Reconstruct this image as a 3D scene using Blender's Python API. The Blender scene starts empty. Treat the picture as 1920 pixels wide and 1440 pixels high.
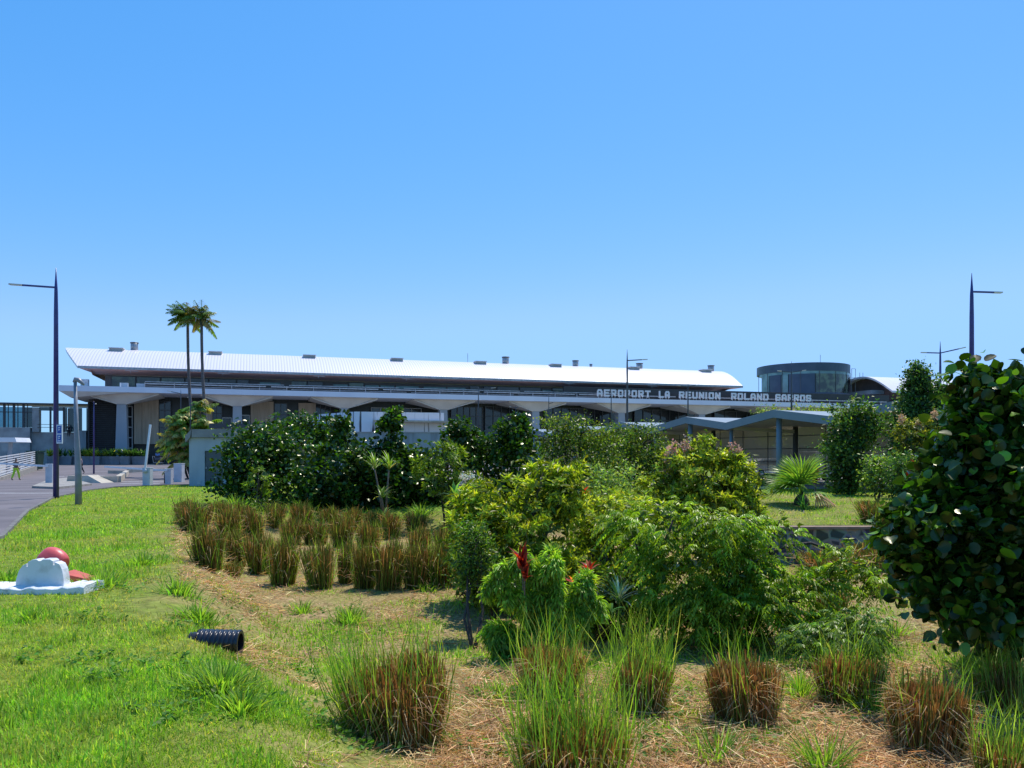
import bpy, math, random
import numpy as np
from mathutils import Vector, Matrix, noise

random.seed(7)
SC = bpy.context.scene
COL = SC.collection
R = math.radians
F, HY, ZC = 1500.0, 855.0, 1.75          # focal length and horizon of a 1920 px wide frame, eye height


# ------------------------------------------------------------------ terrain
def sst(a, b, x):
    t = min(1.0, max(0.0, (x - a) / (b - a)))
    return t * t * (3 - 2 * t)


def lerp_tab(xs, ys, v):
    return float(np.interp(v, xs, ys))


XLy = [0, 5.4, 8.2, 12, 17, 21, 24, 30]
XLx = [-0.9, -1.9, -3.55, -4.9, -7.1, -8.8, -8.6, -6.5]


def basin(x, y):
    t = sst(-0.2, 1.7, x - lerp_tab(XLy, XLx, y))
    if x < 5.0:
        t *= 1 - sst(24.5, 28.0, y)
    else:
        t *= 1 - sst(19.98, 20.12, y)
    t *= sst(1.5, 4.3, y)
    t *= 1 - sst(15.5, 19, x)
    return t


def terr(x, y):
    z = 0.0
    if y > 70:
        z = 0.6 * min(1.0, (y - 70) / 25.0)
    b = basin(x, y)
    z -= b * (0.45 + 0.35 * sst(6, 10.5, y) + 0.15 * sst(4, 7, x) * sst(12, 17, y))
    if -8.0 < y < 44 and x > edge(y) + .5:
        k = min(1.0, (x - edge(y) - .5) / 2.0)
        z += k * 0.05 * noise.noise(Vector((x * .55, y * .55, 3.1)))
        z += k * 0.02 * noise.noise(Vector((x * 1.9, y * 1.9, 7.1)))
    if x > 5.5 and 20.1 < y < 36:
        z += 0.32 * math.sin((y - 20.1) / 15.9 * math.pi) * sst(5.5, 8, x)
    return z


EDy = [-30, 0, 12, 17, 25, 33, 40, 44, 47.0, 48.2, 50, 54, 60]
EDx = [-7.0, -7.6, -9.2, -10.9, -15.2, -19, -21.3, -22, -20.5, -18.9, -8, -2, 4]


def edge(y):
    return lerp_tab(EDy, EDx, y)


def at(px, py, D):
    return Vector(((px - 960) * D / F, D, ZC - (py - HY) * D / F))


def gpt(px, py):
    """point of the terrain seen along a direction"""
    lo = 3.0
    D = lo
    while D < 140:
        p = at(px, py, D)
        if p.z <= terr(p.x, p.y):
            break
        D *= 1.01
    p = at(px, py, D)
    return Vector((p.x, p.y, terr(p.x, p.y)))


def onground(px, D):
    x = (px - 960) * D / F
    return Vector((x, D, terr(x, D)))


# ------------------------------------------------------------------ materials
def nodes_of(m):
    m.use_nodes = True
    nt = m.node_tree
    return nt, nt.nodes, nt.links, nt.nodes['Principled BSDF']


def mat(name, col, col2=None, rough=.6, scale=3.0, metal=0.0, bump=0.0, bscale=None, spec=.5, detail=6, stretch=None, contrast=(.35, .65)):
    m = bpy.data.materials.new(name)
    nt, N, L, P = nodes_of(m)
    P.inputs['Roughness'].default_value = rough
    P.inputs['Metallic'].default_value = metal
    P.inputs['Specular IOR Level'].default_value = spec
    tc = N.new('ShaderNodeTexCoord')
    mp = N.new('ShaderNodeMapping')
    L.new(tc.outputs['Object'], mp.inputs['Vector'])
    if stretch:
        mp.inputs['Scale'].default_value = stretch
    nz = N.new('ShaderNodeTexNoise')
    nz.inputs['Scale'].default_value = scale
    nz.inputs['Detail'].default_value = detail
    L.new(mp.outputs[0], nz.inputs['Vector'])
    rp = N.new('ShaderNodeValToRGB')
    if col2 is None:
        col2 = tuple(c * .8 for c in col)
    rp.color_ramp.elements[0].position = contrast[0]
    rp.color_ramp.elements[1].position = contrast[1]
    rp.color_ramp.elements[0].color = (*col2, 1)
    rp.color_ramp.elements[1].color = (*col, 1)
    L.new(nz.outputs['Fac'], rp.inputs['Fac'])
    L.new(rp.outputs[0], P.inputs['Base Color'])
    if bump:
        nb = N.new('ShaderNodeTexNoise')
        nb.inputs['Scale'].default_value = bscale or scale * 6
        nb.inputs['Detail'].default_value = 5
        L.new(mp.outputs[0], nb.inputs['Vector'])
        bp = N.new('ShaderNodeBump')
        bp.inputs['Strength'].default_value = bump
        bp.inputs['Distance'].default_value = .02
        L.new(nb.outputs['Fac'], bp.inputs['Height'])
        L.new(bp.outputs[0], P.inputs['Normal'])
    return m


def leafmat(name, rough=.45, trans=.35, spec=.5, tint=(1.5, 1.5, .55), gain=1.5):
    m = bpy.data.materials.new(name)
    nt, N, L, P = nodes_of(m)
    P.inputs['Roughness'].default_value = rough
    P.inputs['Specular IOR Level'].default_value = spec
    P.inputs['Specular Tint'].default_value = (1, .97, .62, 1)
    a = N.new('ShaderNodeAttribute')
    a.attribute_name = 'Col'
    nz = N.new('ShaderNodeTexNoise')
    nz.inputs['Scale'].default_value = 2.2
    tc = N.new('ShaderNodeTexCoord')
    L.new(tc.outputs['Object'], nz.inputs['Vector'])
    mr = N.new('ShaderNodeMapRange')
    mr.inputs[1].default_value = .3
    mr.inputs[2].default_value = .7
    mr.inputs[3].default_value = .75 * gain
    mr.inputs[4].default_value = 1.2 * gain
    L.new(nz.outputs['Fac'], mr.inputs[0])
    mx = N.new('ShaderNodeVectorMath')
    mx.operation = 'SCALE'
    L.new(a.outputs['Color'], mx.inputs[0])
    L.new(mr.outputs[0], mx.inputs['Scale'])
    L.new(mx.outputs[0], P.inputs['Base Color'])
    t = N.new('ShaderNodeBsdfTranslucent')
    mt = N.new('ShaderNodeVectorMath')
    mt.operation = 'MULTIPLY'
    mt.inputs[1].default_value = tint
    L.new(mx.outputs[0], mt.inputs[0])
    L.new(mt.outputs[0], t.inputs['Color'])
    ms = N.new('ShaderNodeMixShader')
    ms.inputs[0].default_value = trans
    L.new(P.outputs[0], ms.inputs[1])
    L.new(t.outputs[0], ms.inputs[2])
    L.new(ms.outputs[0], N['Material Output'].inputs['Surface'])
    return m


def glassmat(name, col, alpha=.5, rough=.05):
    """tinted pane: partly see-through, partly reflective"""
    m = bpy.data.materials.new(name)
    nt, N, L, P = nodes_of(m)
    P.inputs['Roughness'].default_value = rough
    P.inputs['Specular IOR Level'].default_value = .8
    P.inputs['Base Color'].default_value = (*col, 1)
    tr = N.new('ShaderNodeBsdfTransparent')
    tr.inputs[0].default_value = (min(1, col[0] * 3 + .3), min(1, col[1] * 2.2 + .35), min(1, col[2] * 2.2 + .4), 1)
    nz = N.new('ShaderNodeTexNoise')
    nz.inputs['Scale'].default_value = .7
    tc = N.new('ShaderNodeTexCoord')
    L.new(tc.outputs['Object'], nz.inputs['Vector'])
    mr = N.new('ShaderNodeMapRange')
    mr.inputs[3].default_value = max(0, alpha - .12)
    mr.inputs[4].default_value = min(1, alpha + .12)
    L.new(nz.outputs['Fac'], mr.inputs[0])
    ms = N.new('ShaderNodeMixShader')
    L.new(mr.outputs[0], ms.inputs[0])
    L.new(tr.outputs[0], ms.inputs[1])
    L.new(P.outputs[0], ms.inputs[2])
    L.new(ms.outputs[0], N['Material Output'].inputs['Surface'])
    return m


M = {}
M['white_metal'] = mat('white_metal', (.78, .78, .8), (.68, .68, .7), rough=.35, scale=1.2)
M['concrete'] = mat('concrete', (.42, .41, .39), (.3, .29, .28), rough=.85, scale=1.1, bump=.2, bscale=9)
M['canopy_concrete'] = mat('canopy_concrete', (.8, .79, .84), (.72, .71, .77), rough=.75, scale=.3, stretch=(1, 1, .2))
M['soffit_concrete'] = mat('soffit_concrete', (.75, .69, .63), (.64, .58, .53), rough=.85, scale=.5)
M['column_concrete'] = mat('column_concrete', (.4, .42, .45), (.32, .34, .37), rough=.85, scale=.7, stretch=(1, 1, .3))
M['dark'] = mat('dark', (.02, .021, .025), (.012, .012, .015), rough=.35, scale=.5)
M['dark_clad'] = mat('dark_clad', (.035, .037, .045), (.02, .02, .026), rough=.6, scale=2)
M['dark_glass'] = mat('dark_glass', (.05, .055, .06), (.012, .014, .017), rough=.08, scale=.25, spec=.6)
M['teal_glass'] = mat('teal_glass', (.16, .3, .31), (.08, .17, .18), rough=.12, scale=.5, spec=.5)
M['green_reflection_glass'] = mat('green_reflection_glass', (.09, .14, .08), (.015, .03, .03), rough=.06, scale=.9, spec=.7, contrast=(.42, .6), detail=9)  # greenish reflections painted into the pane colour as mottled green
M['slate'] = mat('slate', (.05, .08, .125), (.035, .06, .1), rough=.45, scale=.8)
M['beige'] = mat('beige', (.55, .43, .32), (.42, .33, .24), rough=.85, scale=1.2, stretch=(3, 3, .25))
M['frame'] = mat('frame', (.5, .5, .5), rough=.5)
M['mullion'] = mat('mullion', (.1, .105, .12), rough=.5)
M['wood'] = mat('wood', (.62, .36, .3), (.5, .28, .23), rough=.6, scale=1, stretch=(.3, 4, 1))
M['rail'] = mat('rail', (.38, .4, .43), (.25, .27, .3), rough=.4, metal=.3)
M['letter'] = mat('letter', (.75, .75, .77), (.66, .66, .68), rough=.45, scale=4)
M['navy'] = mat('navy', (.05, .045, .2), (.035, .03, .15), rough=.3, scale=4)
M['lamp_grey'] = mat('lamp_grey', (.27, .27, .29), (.2, .2, .22), rough=.4, scale=4)
M['lamp_dark'] = mat('lamp_dark', (.06, .065, .08), rough=.4)
M['lamp_lens'] = mat('lamp_lens', (.7, .62, .5), rough=.3)
M['steel_blue'] = mat('steel_blue', (.17, .225, .265), (.14, .19, .225), rough=.5, scale=.6)
M['steel_dark'] = mat('steel_dark', (.06, .06, .065), rough=.6)
M['soffit_brown'] = mat('soffit_brown', (.6, .52, .43), (.5, .43, .36), rough=.8, scale=.8)
M['block_grey'] = mat('block_grey', (.44, .48, .52), (.36, .39, .43), rough=.9, scale=.8, stretch=(1.5, 1.5, .5), bump=.15)
M['block_cap'] = mat('block_cap', (.3, .28, .27), (.22, .2, .2), rough=.9, scale=2)
M['door_grey'] = mat('door_grey', (.085, .1, .115), rough=.5, scale=2)
M['streaked'] = mat('streaked', (.72, .74, .78), (.07, .065, .065), rough=.9, scale=2.2, stretch=(1.6, 1.6, .1), contrast=(.36, .46))
M['greygreen'] = mat('greygreen', (.3, .34, .35), (.2, .22, .23), rough=.9, scale=1.2, stretch=(2, 2, .3), contrast=(.3, .5))
M['cabinet'] = mat('cabinet', (.55, .57, .6), (.45, .47, .5), rough=.5, scale=3)
M['beige_wall'] = mat('beige_wall', (.5, .45, .36), (.38, .33, .26), rough=.9, scale=1.5, bump=.2)
M['kerb'] = mat('kerb', (.34, .32, .28), (.22, .2, .18), rough=.9, scale=3, bump=.3)
M['coping'] = mat('coping', (.3, .2, .14), (.18, .12, .08), rough=.9, scale=5, bump=.3)
M['old_kerb'] = mat('old_kerb', (.2, .19, .17), (.12, .11, .1), rough=.9, scale=4, bump=.3)
M['upper_grey'] = mat('upper_grey', (.16, .14, .14), (.1, .09, .09), rough=.6, scale=.4)
M['gable'] = mat('gable', (.13, .08, .065), (.07, .045, .04), rough=.7, scale=1)
M['paint'] = mat('paint', (.7, .7, .68), (.5, .5, .5), rough=.7, scale=6)
M['green_plastic'] = mat('green_plastic', (.008, .05, .03), rough=.4)
M['black_plastic'] = mat('black_plastic', (.018, .018, .024), (.01, .01, .014), rough=.28, scale=5, spec=.6)
M['white_plastic'] = mat('white_plastic', (.7, .71, .72), (.5, .5, .47), rough=.4, scale=5, bump=.1, contrast=(.3, .5))
M['dirty_plastic'] = mat('dirty_plastic', (.74, .74, .73), (.4, .38, .33), rough=.55, scale=7, bump=.4, contrast=(.3, .46))
M['red_plastic'] = mat('red_plastic', (.78, .13, .12), (.6, .08, .08), rough=.42, scale=4, bump=.15)
M['orange_plastic'] = mat('orange_plastic', (.6, .1, .05), (.45, .06, .04), rough=.5, scale=6, bump=.4)
M['bark'] = mat('bark', (.085, .065, .05), (.04, .03, .024), rough=.9, scale=14, bump=.7, bscale=40)
M['pale_bark'] = mat('pale_bark', (.2, .17, .14), (.1, .085, .07), rough=.9, scale=10, bump=.6)
M['palm_bark'] = mat('palm_bark', (.17, .14, .13), (.09, .075, .07), rough=.9, scale=2, stretch=(1, 1, 6), bump=.4)
M['planter'] = mat('planter', (.2, .21, .23), (.15, .16, .175), rough=.8, scale=2)
M['blue_sign'] = mat('blue_sign', (.015, .1, .45), rough=.4)
M['skin'] = mat('skin', (.22, .12, .08), rough=.6)
M['hair'] = mat('hair', (.012, .01, .009), rough=.6)
M['hivis'] = mat('hivis', (.45, .75, .03), rough=.7)
M['cloth_grey'] = mat('cloth_grey', (.1, .1, .12), rough=.9)
M['cloth_lilac'] = mat('cloth_lilac', (.28, .23, .27), rough=.9)
M['cloth_blue'] = mat('cloth_blue', (.2, .36, .72), rough=.9)
M['cloth_yellow'] = mat('cloth_yellow', (.45, .38, .03), rough=.9)
M['cloth_dark'] = mat('cloth_dark', (.02, .02, .028), rough=.9)
M['luggage'] = mat('luggage', (.015, .015, .02), rough=.5)
M['car_white'] = mat('car_white', (.7, .7, .7), rough=.25)
M['car_blue'] = mat('car_blue', (.3, .36, .42), rough=.25)
M['tyre'] = mat('tyre', (.02, .02, .02), rough=.8)
M['glass_see'] = glassmat('glass_see', (.06, .16, .18), .42)
M['glass_dim'] = glassmat('glass_dim', (.02, .06, .07), .86)
M['screen'] = glassmat('screen', (.3, .26, .2), .8, rough=.8)
_nt = M['screen'].node_tree
_t = _nt.nodes.new('ShaderNodeBsdfTranslucent')
_t.inputs[0].default_value = (.3, .26, .18, 1)
_m = _nt.nodes.new('ShaderNodeMixShader')
_m.inputs[0].default_value = .5
_ms = [n for n in _nt.nodes if n.type == 'MIX_SHADER' and n != _m][0]
_nt.links.new(_nt.nodes['Principled BSDF'].outputs[0], _m.inputs[1])
_nt.links.new(_t.outputs[0], _m.inputs[2])
_nt.links.new(_m.outputs[0], _ms.inputs[2])
M['leaf'] = leafmat('leaf', .38, .44, .5, (1.5, 1.5, .4), 1.85)
M['gloss_leaf'] = leafmat('gloss_leaf', .31, .3, .6, (1.5, 1.8, .4), 1.5)
M['grass'] = leafmat('grass', .5, .5, .3, (1.45, 1.4, .5), 2.0)
M['dry_grass'] = leafmat('dry_grass', .6, .35, .3, (1.3, 1.05, .65), 1.3)
M['petal'] = leafmat('petal', .6, .3, .3, (1.2, 1, .9))


def roofmat():
    m = bpy.data.materials.new('seamed_roof')
    nt, N, L, P = nodes_of(m)
    P.inputs['Roughness'].default_value = .32
    P.inputs['Specular IOR Level'].default_value = .7
    tc = N.new('ShaderNodeTexCoord')
    w = N.new('ShaderNodeTexWave')
    w.bands_direction = 'X'
    w.wave_profile = 'SIN'
    w.inputs['Scale'].default_value = .8
    L.new(tc.outputs['Object'], w.inputs['Vector'])
    rp = N.new('ShaderNodeValToRGB')
    rp.color_ramp.elements[0].position = .05
    rp.color_ramp.elements[0].color = (.6, .56, .58, 1)
    rp.color_ramp.elements[1].position = .35
    rp.color_ramp.elements[1].color = (.76, .71, .72, 1)
    L.new(w.outputs['Color'], rp.inputs['Fac'])
    L.new(rp.outputs[0], P.inputs['Base Color'])
    b = N.new('ShaderNodeBump')
    b.inputs['Distance'].default_value = .03
    b.inputs['Strength'].default_value = .35
    L.new(w.outputs['Color'], b.inputs['Height'])
    L.new(b.outputs[0], P.inputs['Normal'])
    return m


M['roof'] = roofmat()


def stonemat():
    m = bpy.data.materials.new('rubble_stone')
    nt, N, L, P = nodes_of(m)
    P.inputs['Roughness'].default_value = .9
    tc = N.new('ShaderNodeTexCoord')
    v = N.new('ShaderNodeTexVoronoi')
    v.feature = 'DISTANCE_TO_EDGE'
    v.inputs['Scale'].default_value = 3.6
    L.new(tc.outputs['Object'], v.inputs['Vector'])
    v2 = N.new('ShaderNodeTexVoronoi')
    v2.inputs['Scale'].default_value = 3.6
    L.new(tc.outputs['Object'], v2.inputs['Vector'])
    rp = N.new('ShaderNodeValToRGB')
    rp.color_ramp.elements[0].position = .08
    rp.color_ramp.elements[0].color = (.34, .29, .26, 1)
    rp.color_ramp.elements[1].position = .14
    rp.color_ramp.elements[1].color = (.09, .08, .08, 1)
    L.new(v.outputs['Distance'], rp.inputs['Fac'])
    mx = N.new('ShaderNodeMixRGB')
    mx.blend_type = 'MULTIPLY'
    mx.inputs[0].default_value = .5
    L.new(rp.outputs[0], mx.inputs[1])
    L.new(v2.outputs['Color'], mx.inputs[2])
    L.new(mx.outputs[0], P.inputs['Base Color'])
    b = N.new('ShaderNodeBump')
    b.inputs['Distance'].default_value = .04
    L.new(v.outputs['Distance'], b.inputs['Height'])
    L.new(b.outputs[0], P.inputs['Normal'])
    return m


M['stone'] = stonemat()


def groundmat():
    """lawn soil under the blades, straw and dry earth in the hollow: driven by the vertex weight 'dry'"""
    m = bpy.data.materials.new('ground')
    nt, N, L, P = nodes_of(m)
    P.inputs['Roughness'].default_value = .95
    P.inputs['Specular IOR Level'].default_value = .1
    tc = N.new('ShaderNodeTexCoord')
    a = N.new('ShaderNodeAttribute')
    a.attribute_name = 'dry'

    def nz(s, d=6):
        n = N.new('ShaderNodeTexNoise')
        n.inputs['Scale'].default_value = s
        n.inputs['Detail'].default_value = d
        L.new(tc.outputs['Object'], n.inputs['Vector'])
        return n

    def ramp(src, c0, c1, p0=.35, p1=.65):
        r = N.new('ShaderNodeValToRGB')
        r.color_ramp.elements[0].position = p0
        r.color_ramp.elements[1].position = p1
        r.color_ramp.elements[0].color = (*c0, 1)
        r.color_ramp.elements[1].color = (*c1, 1)
        L.new(src, r.inputs['Fac'])
        return r
    g = ramp(nz(7).outputs['Fac'], (.1, .14, .02), (.22, .28, .04))
    d = ramp(nz(16, 9).outputs['Fac'], (.17, .095, .045), (.46, .31, .16))
    n3 = nz(1.3)
    ad = N.new('ShaderNodeMath')
    ad.operation = 'ADD'
    L.new(a.outputs['Fac'], ad.inputs[0])
    s = N.new('ShaderNodeMath')
    s.operation = 'MULTIPLY_ADD'
    s.inputs[1].default_value = 1.4
    s.inputs[2].default_value = -.7
    L.new(n3.outputs['Fac'], s.inputs[0])
    L.new(s.outputs[0], ad.inputs[1])
    cl = N.new('ShaderNodeClamp')
    L.new(ad.outputs[0], cl.inputs[0])
    mx = N.new('ShaderNodeMixRGB')
    L.new(cl.outputs[0], mx.inputs[0])
    L.new(g.outputs[0], mx.inputs[1])
    L.new(d.outputs[0], mx.inputs[2])
    L.new(mx.outputs[0], P.inputs['Base Color'])
    b = N.new('ShaderNodeBump')
    b.inputs['Distance'].default_value = .03
    b.inputs['Strength'].default_value = .6
    L.new(nz(30, 8).outputs['Fac'], b.inputs['Height'])
    L.new(b.outputs[0], P.inputs['Normal'])
    return m


def asphaltmat():
    m = mat('asphalt', (.175, .15, .155), (.1, .085, .088), rough=.85, scale=.35, bump=.25, bscale=60, contrast=(.3, .7))
    return m


M['ground'] = groundmat()
M['asphalt'] = asphaltmat()


# ------------------------------------------------------------------ object helpers
def link(o, parent=None, loc=None):
    COL.objects.link(o)
    if parent is not None:
        o.parent = parent
    if loc is not None:
        o.location = loc
    return o


def tag(o, label=None, cat=None, group=None, kind=None):
    if label:
        o['label'] = label
    if cat:
        o['category'] = cat
    if group:
        o['group'] = group
    if kind:
        o['kind'] = kind
    return o


def thing(name, label, cat, loc=(0, 0, 0), rz=0.0, group=None):
    o = bpy.data.objects.new(name, None)
    o.empty_display_size = .2
    link(o)
    o.location = loc
    o.rotation_euler = (0, 0, rz)
    return tag(o, label, cat, group)


def copy_tree(o, parent=None):
    c = o.copy()
    COL.objects.link(c)
    if parent is not None:
        c.parent = parent
    for ch in [k for k in COL.objects if k.parent == o]:
        copy_tree(ch, c)
    return c


class MB:
    def __init__(self):
        self.v, self.f, self.s = [], [], []

    def add(self, vs, fs, smooth=False):
        n = len(self.v)
        self.v += [tuple(p) for p in vs]
        self.f += [tuple(i + n for i in f) for f in fs]
        self.s += [smooth] * len(fs)
        return self

    def box(self, x0, x1, y0, y1, z0, z1):
        vs = [(x0, y0, z0), (x1, y0, z0), (x1, y1, z0), (x0, y1, z0), (x0, y0, z1), (x1, y0, z1), (x1, y1, z1), (x0, y1, z1)]
        return self.add(vs, [(0, 3, 2, 1), (4, 5, 6, 7), (0, 1, 5, 4), (1, 2, 6, 5), (2, 3, 7, 6), (3, 0, 4, 7)])

    def hexa(self, b, t):
        """eight corners: bottom ring b, top ring t (counter-clockwise from above)"""
        return self.add(list(b) + list(t), [(3, 2, 1, 0), (4, 5, 6, 7), (0, 1, 5, 4), (1, 2, 6, 5), (2, 3, 7, 6), (3, 0, 4, 7)])

    def bar(self, a, b, w, h=None):
        """a bar of rectangular section between two points"""
        a, b = Vector(a), Vector(b)
        h = h or w
        d = (b - a).normalized()
        up = Vector((0, 0, 1)) if abs(d.z) < .95 else Vector((0, 1, 0))
        s = d.cross(up).normalized() * (w / 2)
        u = s.cross(d).normalized() * (h / 2)
        vs = [a - s - u, a + s - u, a + s + u, a - s + u, b - s - u, b + s - u, b + s + u, b - s + u]
        return self.add(vs, [(0, 3, 2, 1), (4, 5, 6, 7), (0, 1, 5, 4), (1, 2, 6, 5), (2, 3, 7, 6), (3, 0, 4, 7)])

    def tube(self, pts, rad, n=8, cap=True):
        pts = [Vector(p) for p in pts]
        if not hasattr(rad, '__len__'):
            rad = [rad] * len(pts)
        vs, fs = [], []
        ref = Vector((0, 0, 1))
        d0 = (pts[1] - pts[0]).normalized()
        if abs(d0.dot(ref)) > .9:
            ref = Vector((1, 0, 0))
        for i, p in enumerate(pts):
            d = (pts[min(i + 1, len(pts) - 1)] - pts[max(i - 1, 0)]).normalized()
            s = d.cross(ref).normalized()
            u = s.cross(d)
            for k in range(n):
                a = 2 * math.pi * k / n
                vs.append(p + (s * math.cos(a) + u * math.sin(a)) * rad[i])
        for i in range(len(pts) - 1):
            for k in range(n):
                k2 = (k + 1) % n
                fs.append((i * n + k, i * n + k2, (i + 1) * n + k2, (i + 1) * n + k))
        if cap:
            fs.append(tuple(range(n - 1, -1, -1)))
            fs.append(tuple((len(pts) - 1) * n + k for k in range(n)))
        return self.add(vs, fs, True)

    def build(self, name, m, parent=None, loc=None):
        me = bpy.data.meshes.new(name)
        me.from_pydata(self.v, [], self.f)
        me.polygons.foreach_set('use_smooth', self.s)
        me.materials.append(m)
        me.update()
        return link(bpy.data.objects.new(name, me), parent, loc)


def bevel(o, w=.02, seg=2):
    b = o.modifiers.new('bevel', 'BEVEL')
    b.width = w
    b.segments = seg
    b.limit_method = 'ANGLE'
    return o


# ------------------------------------------------------------------ leaves and blades, vectorised
T_ROUND = (np.array([(0, 0, 0), (.25, .04, .07), (.45, .2, .12), (.53, .47, .14), (.44, .74, .1), (.22, .93, .03), (0, 1, -.06), (0, .5, .0),
                     (-.22, .93, .03), (-.44, .74, .1), (-.53, .47, .14), (-.45, .2, .12), (-.25, .04, .07)], float),
           [(0, 1, 2, 7), (7, 2, 3, 4), (7, 4, 5, 6), (0, 7, 11, 12), (7, 9, 10, 11), (7, 6, 8, 9)])
T_HEARTS = [(T_ROUND[0] * np.array([1, 1, k]) + np.array([[0, .1 if i == 6 else 0, 0] for i in range(13)]), T_ROUND[1]) for k in (.4, 1.5, 2.4, -1.2)]
T_LANCE = (np.array([(0, 0, 0), (.5, .4, .12), (0, 1, -.12), (-.5, .4, .12), (0, .45, 0)], float), [(0, 1, 4), (1, 2, 4), (0, 4, 3), (4, 2, 3)])
T_QUAD = (np.array([(0, 0, 0), (.5, .42, .1), (0, 1, -.1), (-.5, .42, .1)], float), [(0, 1, 2), (0, 2, 3)])
T_BLADE = (np.array([(-.5, 0, 0), (.5, 0, 0), (.36, .5, .04), (-.36, .5, .04), (0, 1, .22)], float), [(0, 1, 2, 3), (3, 2, 4)])
T_LONG = (np.array([(-.3, 0, 0), (.3, 0, 0), (.5, .35, .0), (-.5, .35, .0), (.36, .7, -.1), (-.36, .7, -.1), (0, 1, -.32)], float),
          [(0, 1, 2, 3), (3, 2, 4, 5), (5, 4, 6)])
T_TRI = (np.array([(-.5, 0, 0), (.5, 0, 0), (0, 1, .12)], float), [(0, 1, 2)])
T_STRIP = (np.array([(-.5, 0, 0), (.5, 0, 0), (.5, 1, 0), (-.5, 1, 0)], float), [(0, 1, 2, 3)])


def nrm(a):
    return a / np.maximum(1e-9, np.linalg.norm(a, axis=1, keepdims=True))


class LB:
    """collects leaf instances and writes them as one mesh"""

    def __init__(self):
        self.parts = []

    def add(self, tpl, pos, T, Nn, L, W, col):
        tv, tf = tpl
        n = len(pos)
        if n == 0:
            return self
        pos = np.asarray(pos, float)
        T = nrm(np.asarray(T, float))
        X = nrm(np.cross(T, np.asarray(Nn, float) + 1e-6))
        Nn = np.cross(X, T)
        L = np.broadcast_to(np.asarray(L, float), (n,))
        W = np.broadcast_to(np.asarray(W, float), (n,))
        v = (pos[:, None, :] + X[:, None, :] * (tv[None, :, 0:1] * W[:, None, None])
             + T[:, None, :] * (tv[None, :, 1:2] * L[:, None, None])
             + Nn[:, None, :] * (tv[None, :, 2:3] * L[:, None, None]))
        c = np.repeat(np.clip(col, 0, 1)[:, None, :], len(tv), axis=1)
        self.parts.append((v.reshape(-1, 3), c.reshape(-1, 3), tf, n, len(tv)))
        return self

    def mesh(self, name, m, smooth=True):
        vs = np.concatenate([p[0] for p in self.parts])
        cs = np.concatenate([p[1] for p in self.parts])
        li, ls, off, lo = [], [], 0, 0
        for v, c, tf, n, k in self.parts:
            base = off + np.arange(n) * k
            fl = np.concatenate([np.array(f) for f in tf])
            li.append((base[:, None] + fl[None, :]).ravel())
            lens = np.array([len(f) for f in tf])
            st = np.concatenate([[0], np.cumsum(lens)[:-1]])
            ls.append((lo + (np.arange(n) * lens.sum())[:, None] + st[None, :]).ravel())
            lo += n * lens.sum()
            off += n * k
        li = np.concatenate(li)
        ls = np.concatenate(ls)
        me = bpy.data.meshes.new(name)
        me.vertices.add(len(vs))
        me.vertices.foreach_set('co', vs.astype(np.float32).ravel())
        me.loops.add(len(li))
        me.loops.foreach_set('vertex_index', li.astype(np.int32))
        me.polygons.add(len(ls))
        me.polygons.foreach_set('loop_start', ls.astype(np.int32))
        me.update(calc_edges=True)
        at_ = me.attributes.new('Col', 'FLOAT_COLOR', 'POINT')
        at_.data.foreach_set('color', np.concatenate([cs, np.ones((len(cs), 1))], 1).astype(np.float32).ravel())
        if smooth:
            me.polygons.foreach_set('use_smooth', [True] * len(ls))
        me.materials.append(m)
        return me

    def build(self, name, m, parent=None, loc=None):
        return link(bpy.data.objects.new(name, self.mesh(name, m)), parent, loc)


def colvar(rg, n, c, var=.2, hue=.1, c2=None, p2=0.0):
    col = np.tile(np.array(c, float), (n, 1))
    if c2 is not None:
        k = rg.random(n) < p2
        col[k] = np.array(c2)
    col *= (1 + rg.normal(0, var, (n, 1))).clip(.35, 1.9)
    col *= (1 + rg.normal(0, hue, (n, 3))).clip(.6, 1.5)
    return col


def rdir(rg, n, up=0.0):
    d = rg.normal(0, 1, (n, 3))
    d = nrm(d)
    d[:, 2] += up
    return nrm(d)


def tips_in(rg, blobs, n, shell=.62, gaps=.25, freq=1.0):
    """twig tips near the surface of a set of ellipsoids; noise leaves gaps and ragged edges"""
    vol = np.array([b[3] * b[4] + b[3] * b[5] + b[4] * b[5] for b in blobs])
    which = rg.choice(len(blobs), int(n * 1.7), p=vol ** .75 / (vol ** .75).sum())
    P, O = [], []
    for w in which:
        b = blobs[w]
        d = rg.normal(0, 1, 3)
        d /= np.linalg.norm(d)
        r = shell + (1 - shell) * rg.random() ** .6
        c = np.array(b[:3])
        p0 = c + d * np.array(b[3:6])
        k = noise.noise(Vector(p0 * freq * 1.3 + w * 3.7)) + .6 * noise.noise(Vector(p0 * freq * 3.1))
        r *= min(1.24, 1 + .36 * k)
        if k < -gaps * 1.4 and rg.random() < .75:
            continue
        P.append(c + d * np.array(b[3:6]) * r)
        O.append(d)
        if len(P) >= n:
            break
    return np.array(P), np.array(O)


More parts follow.
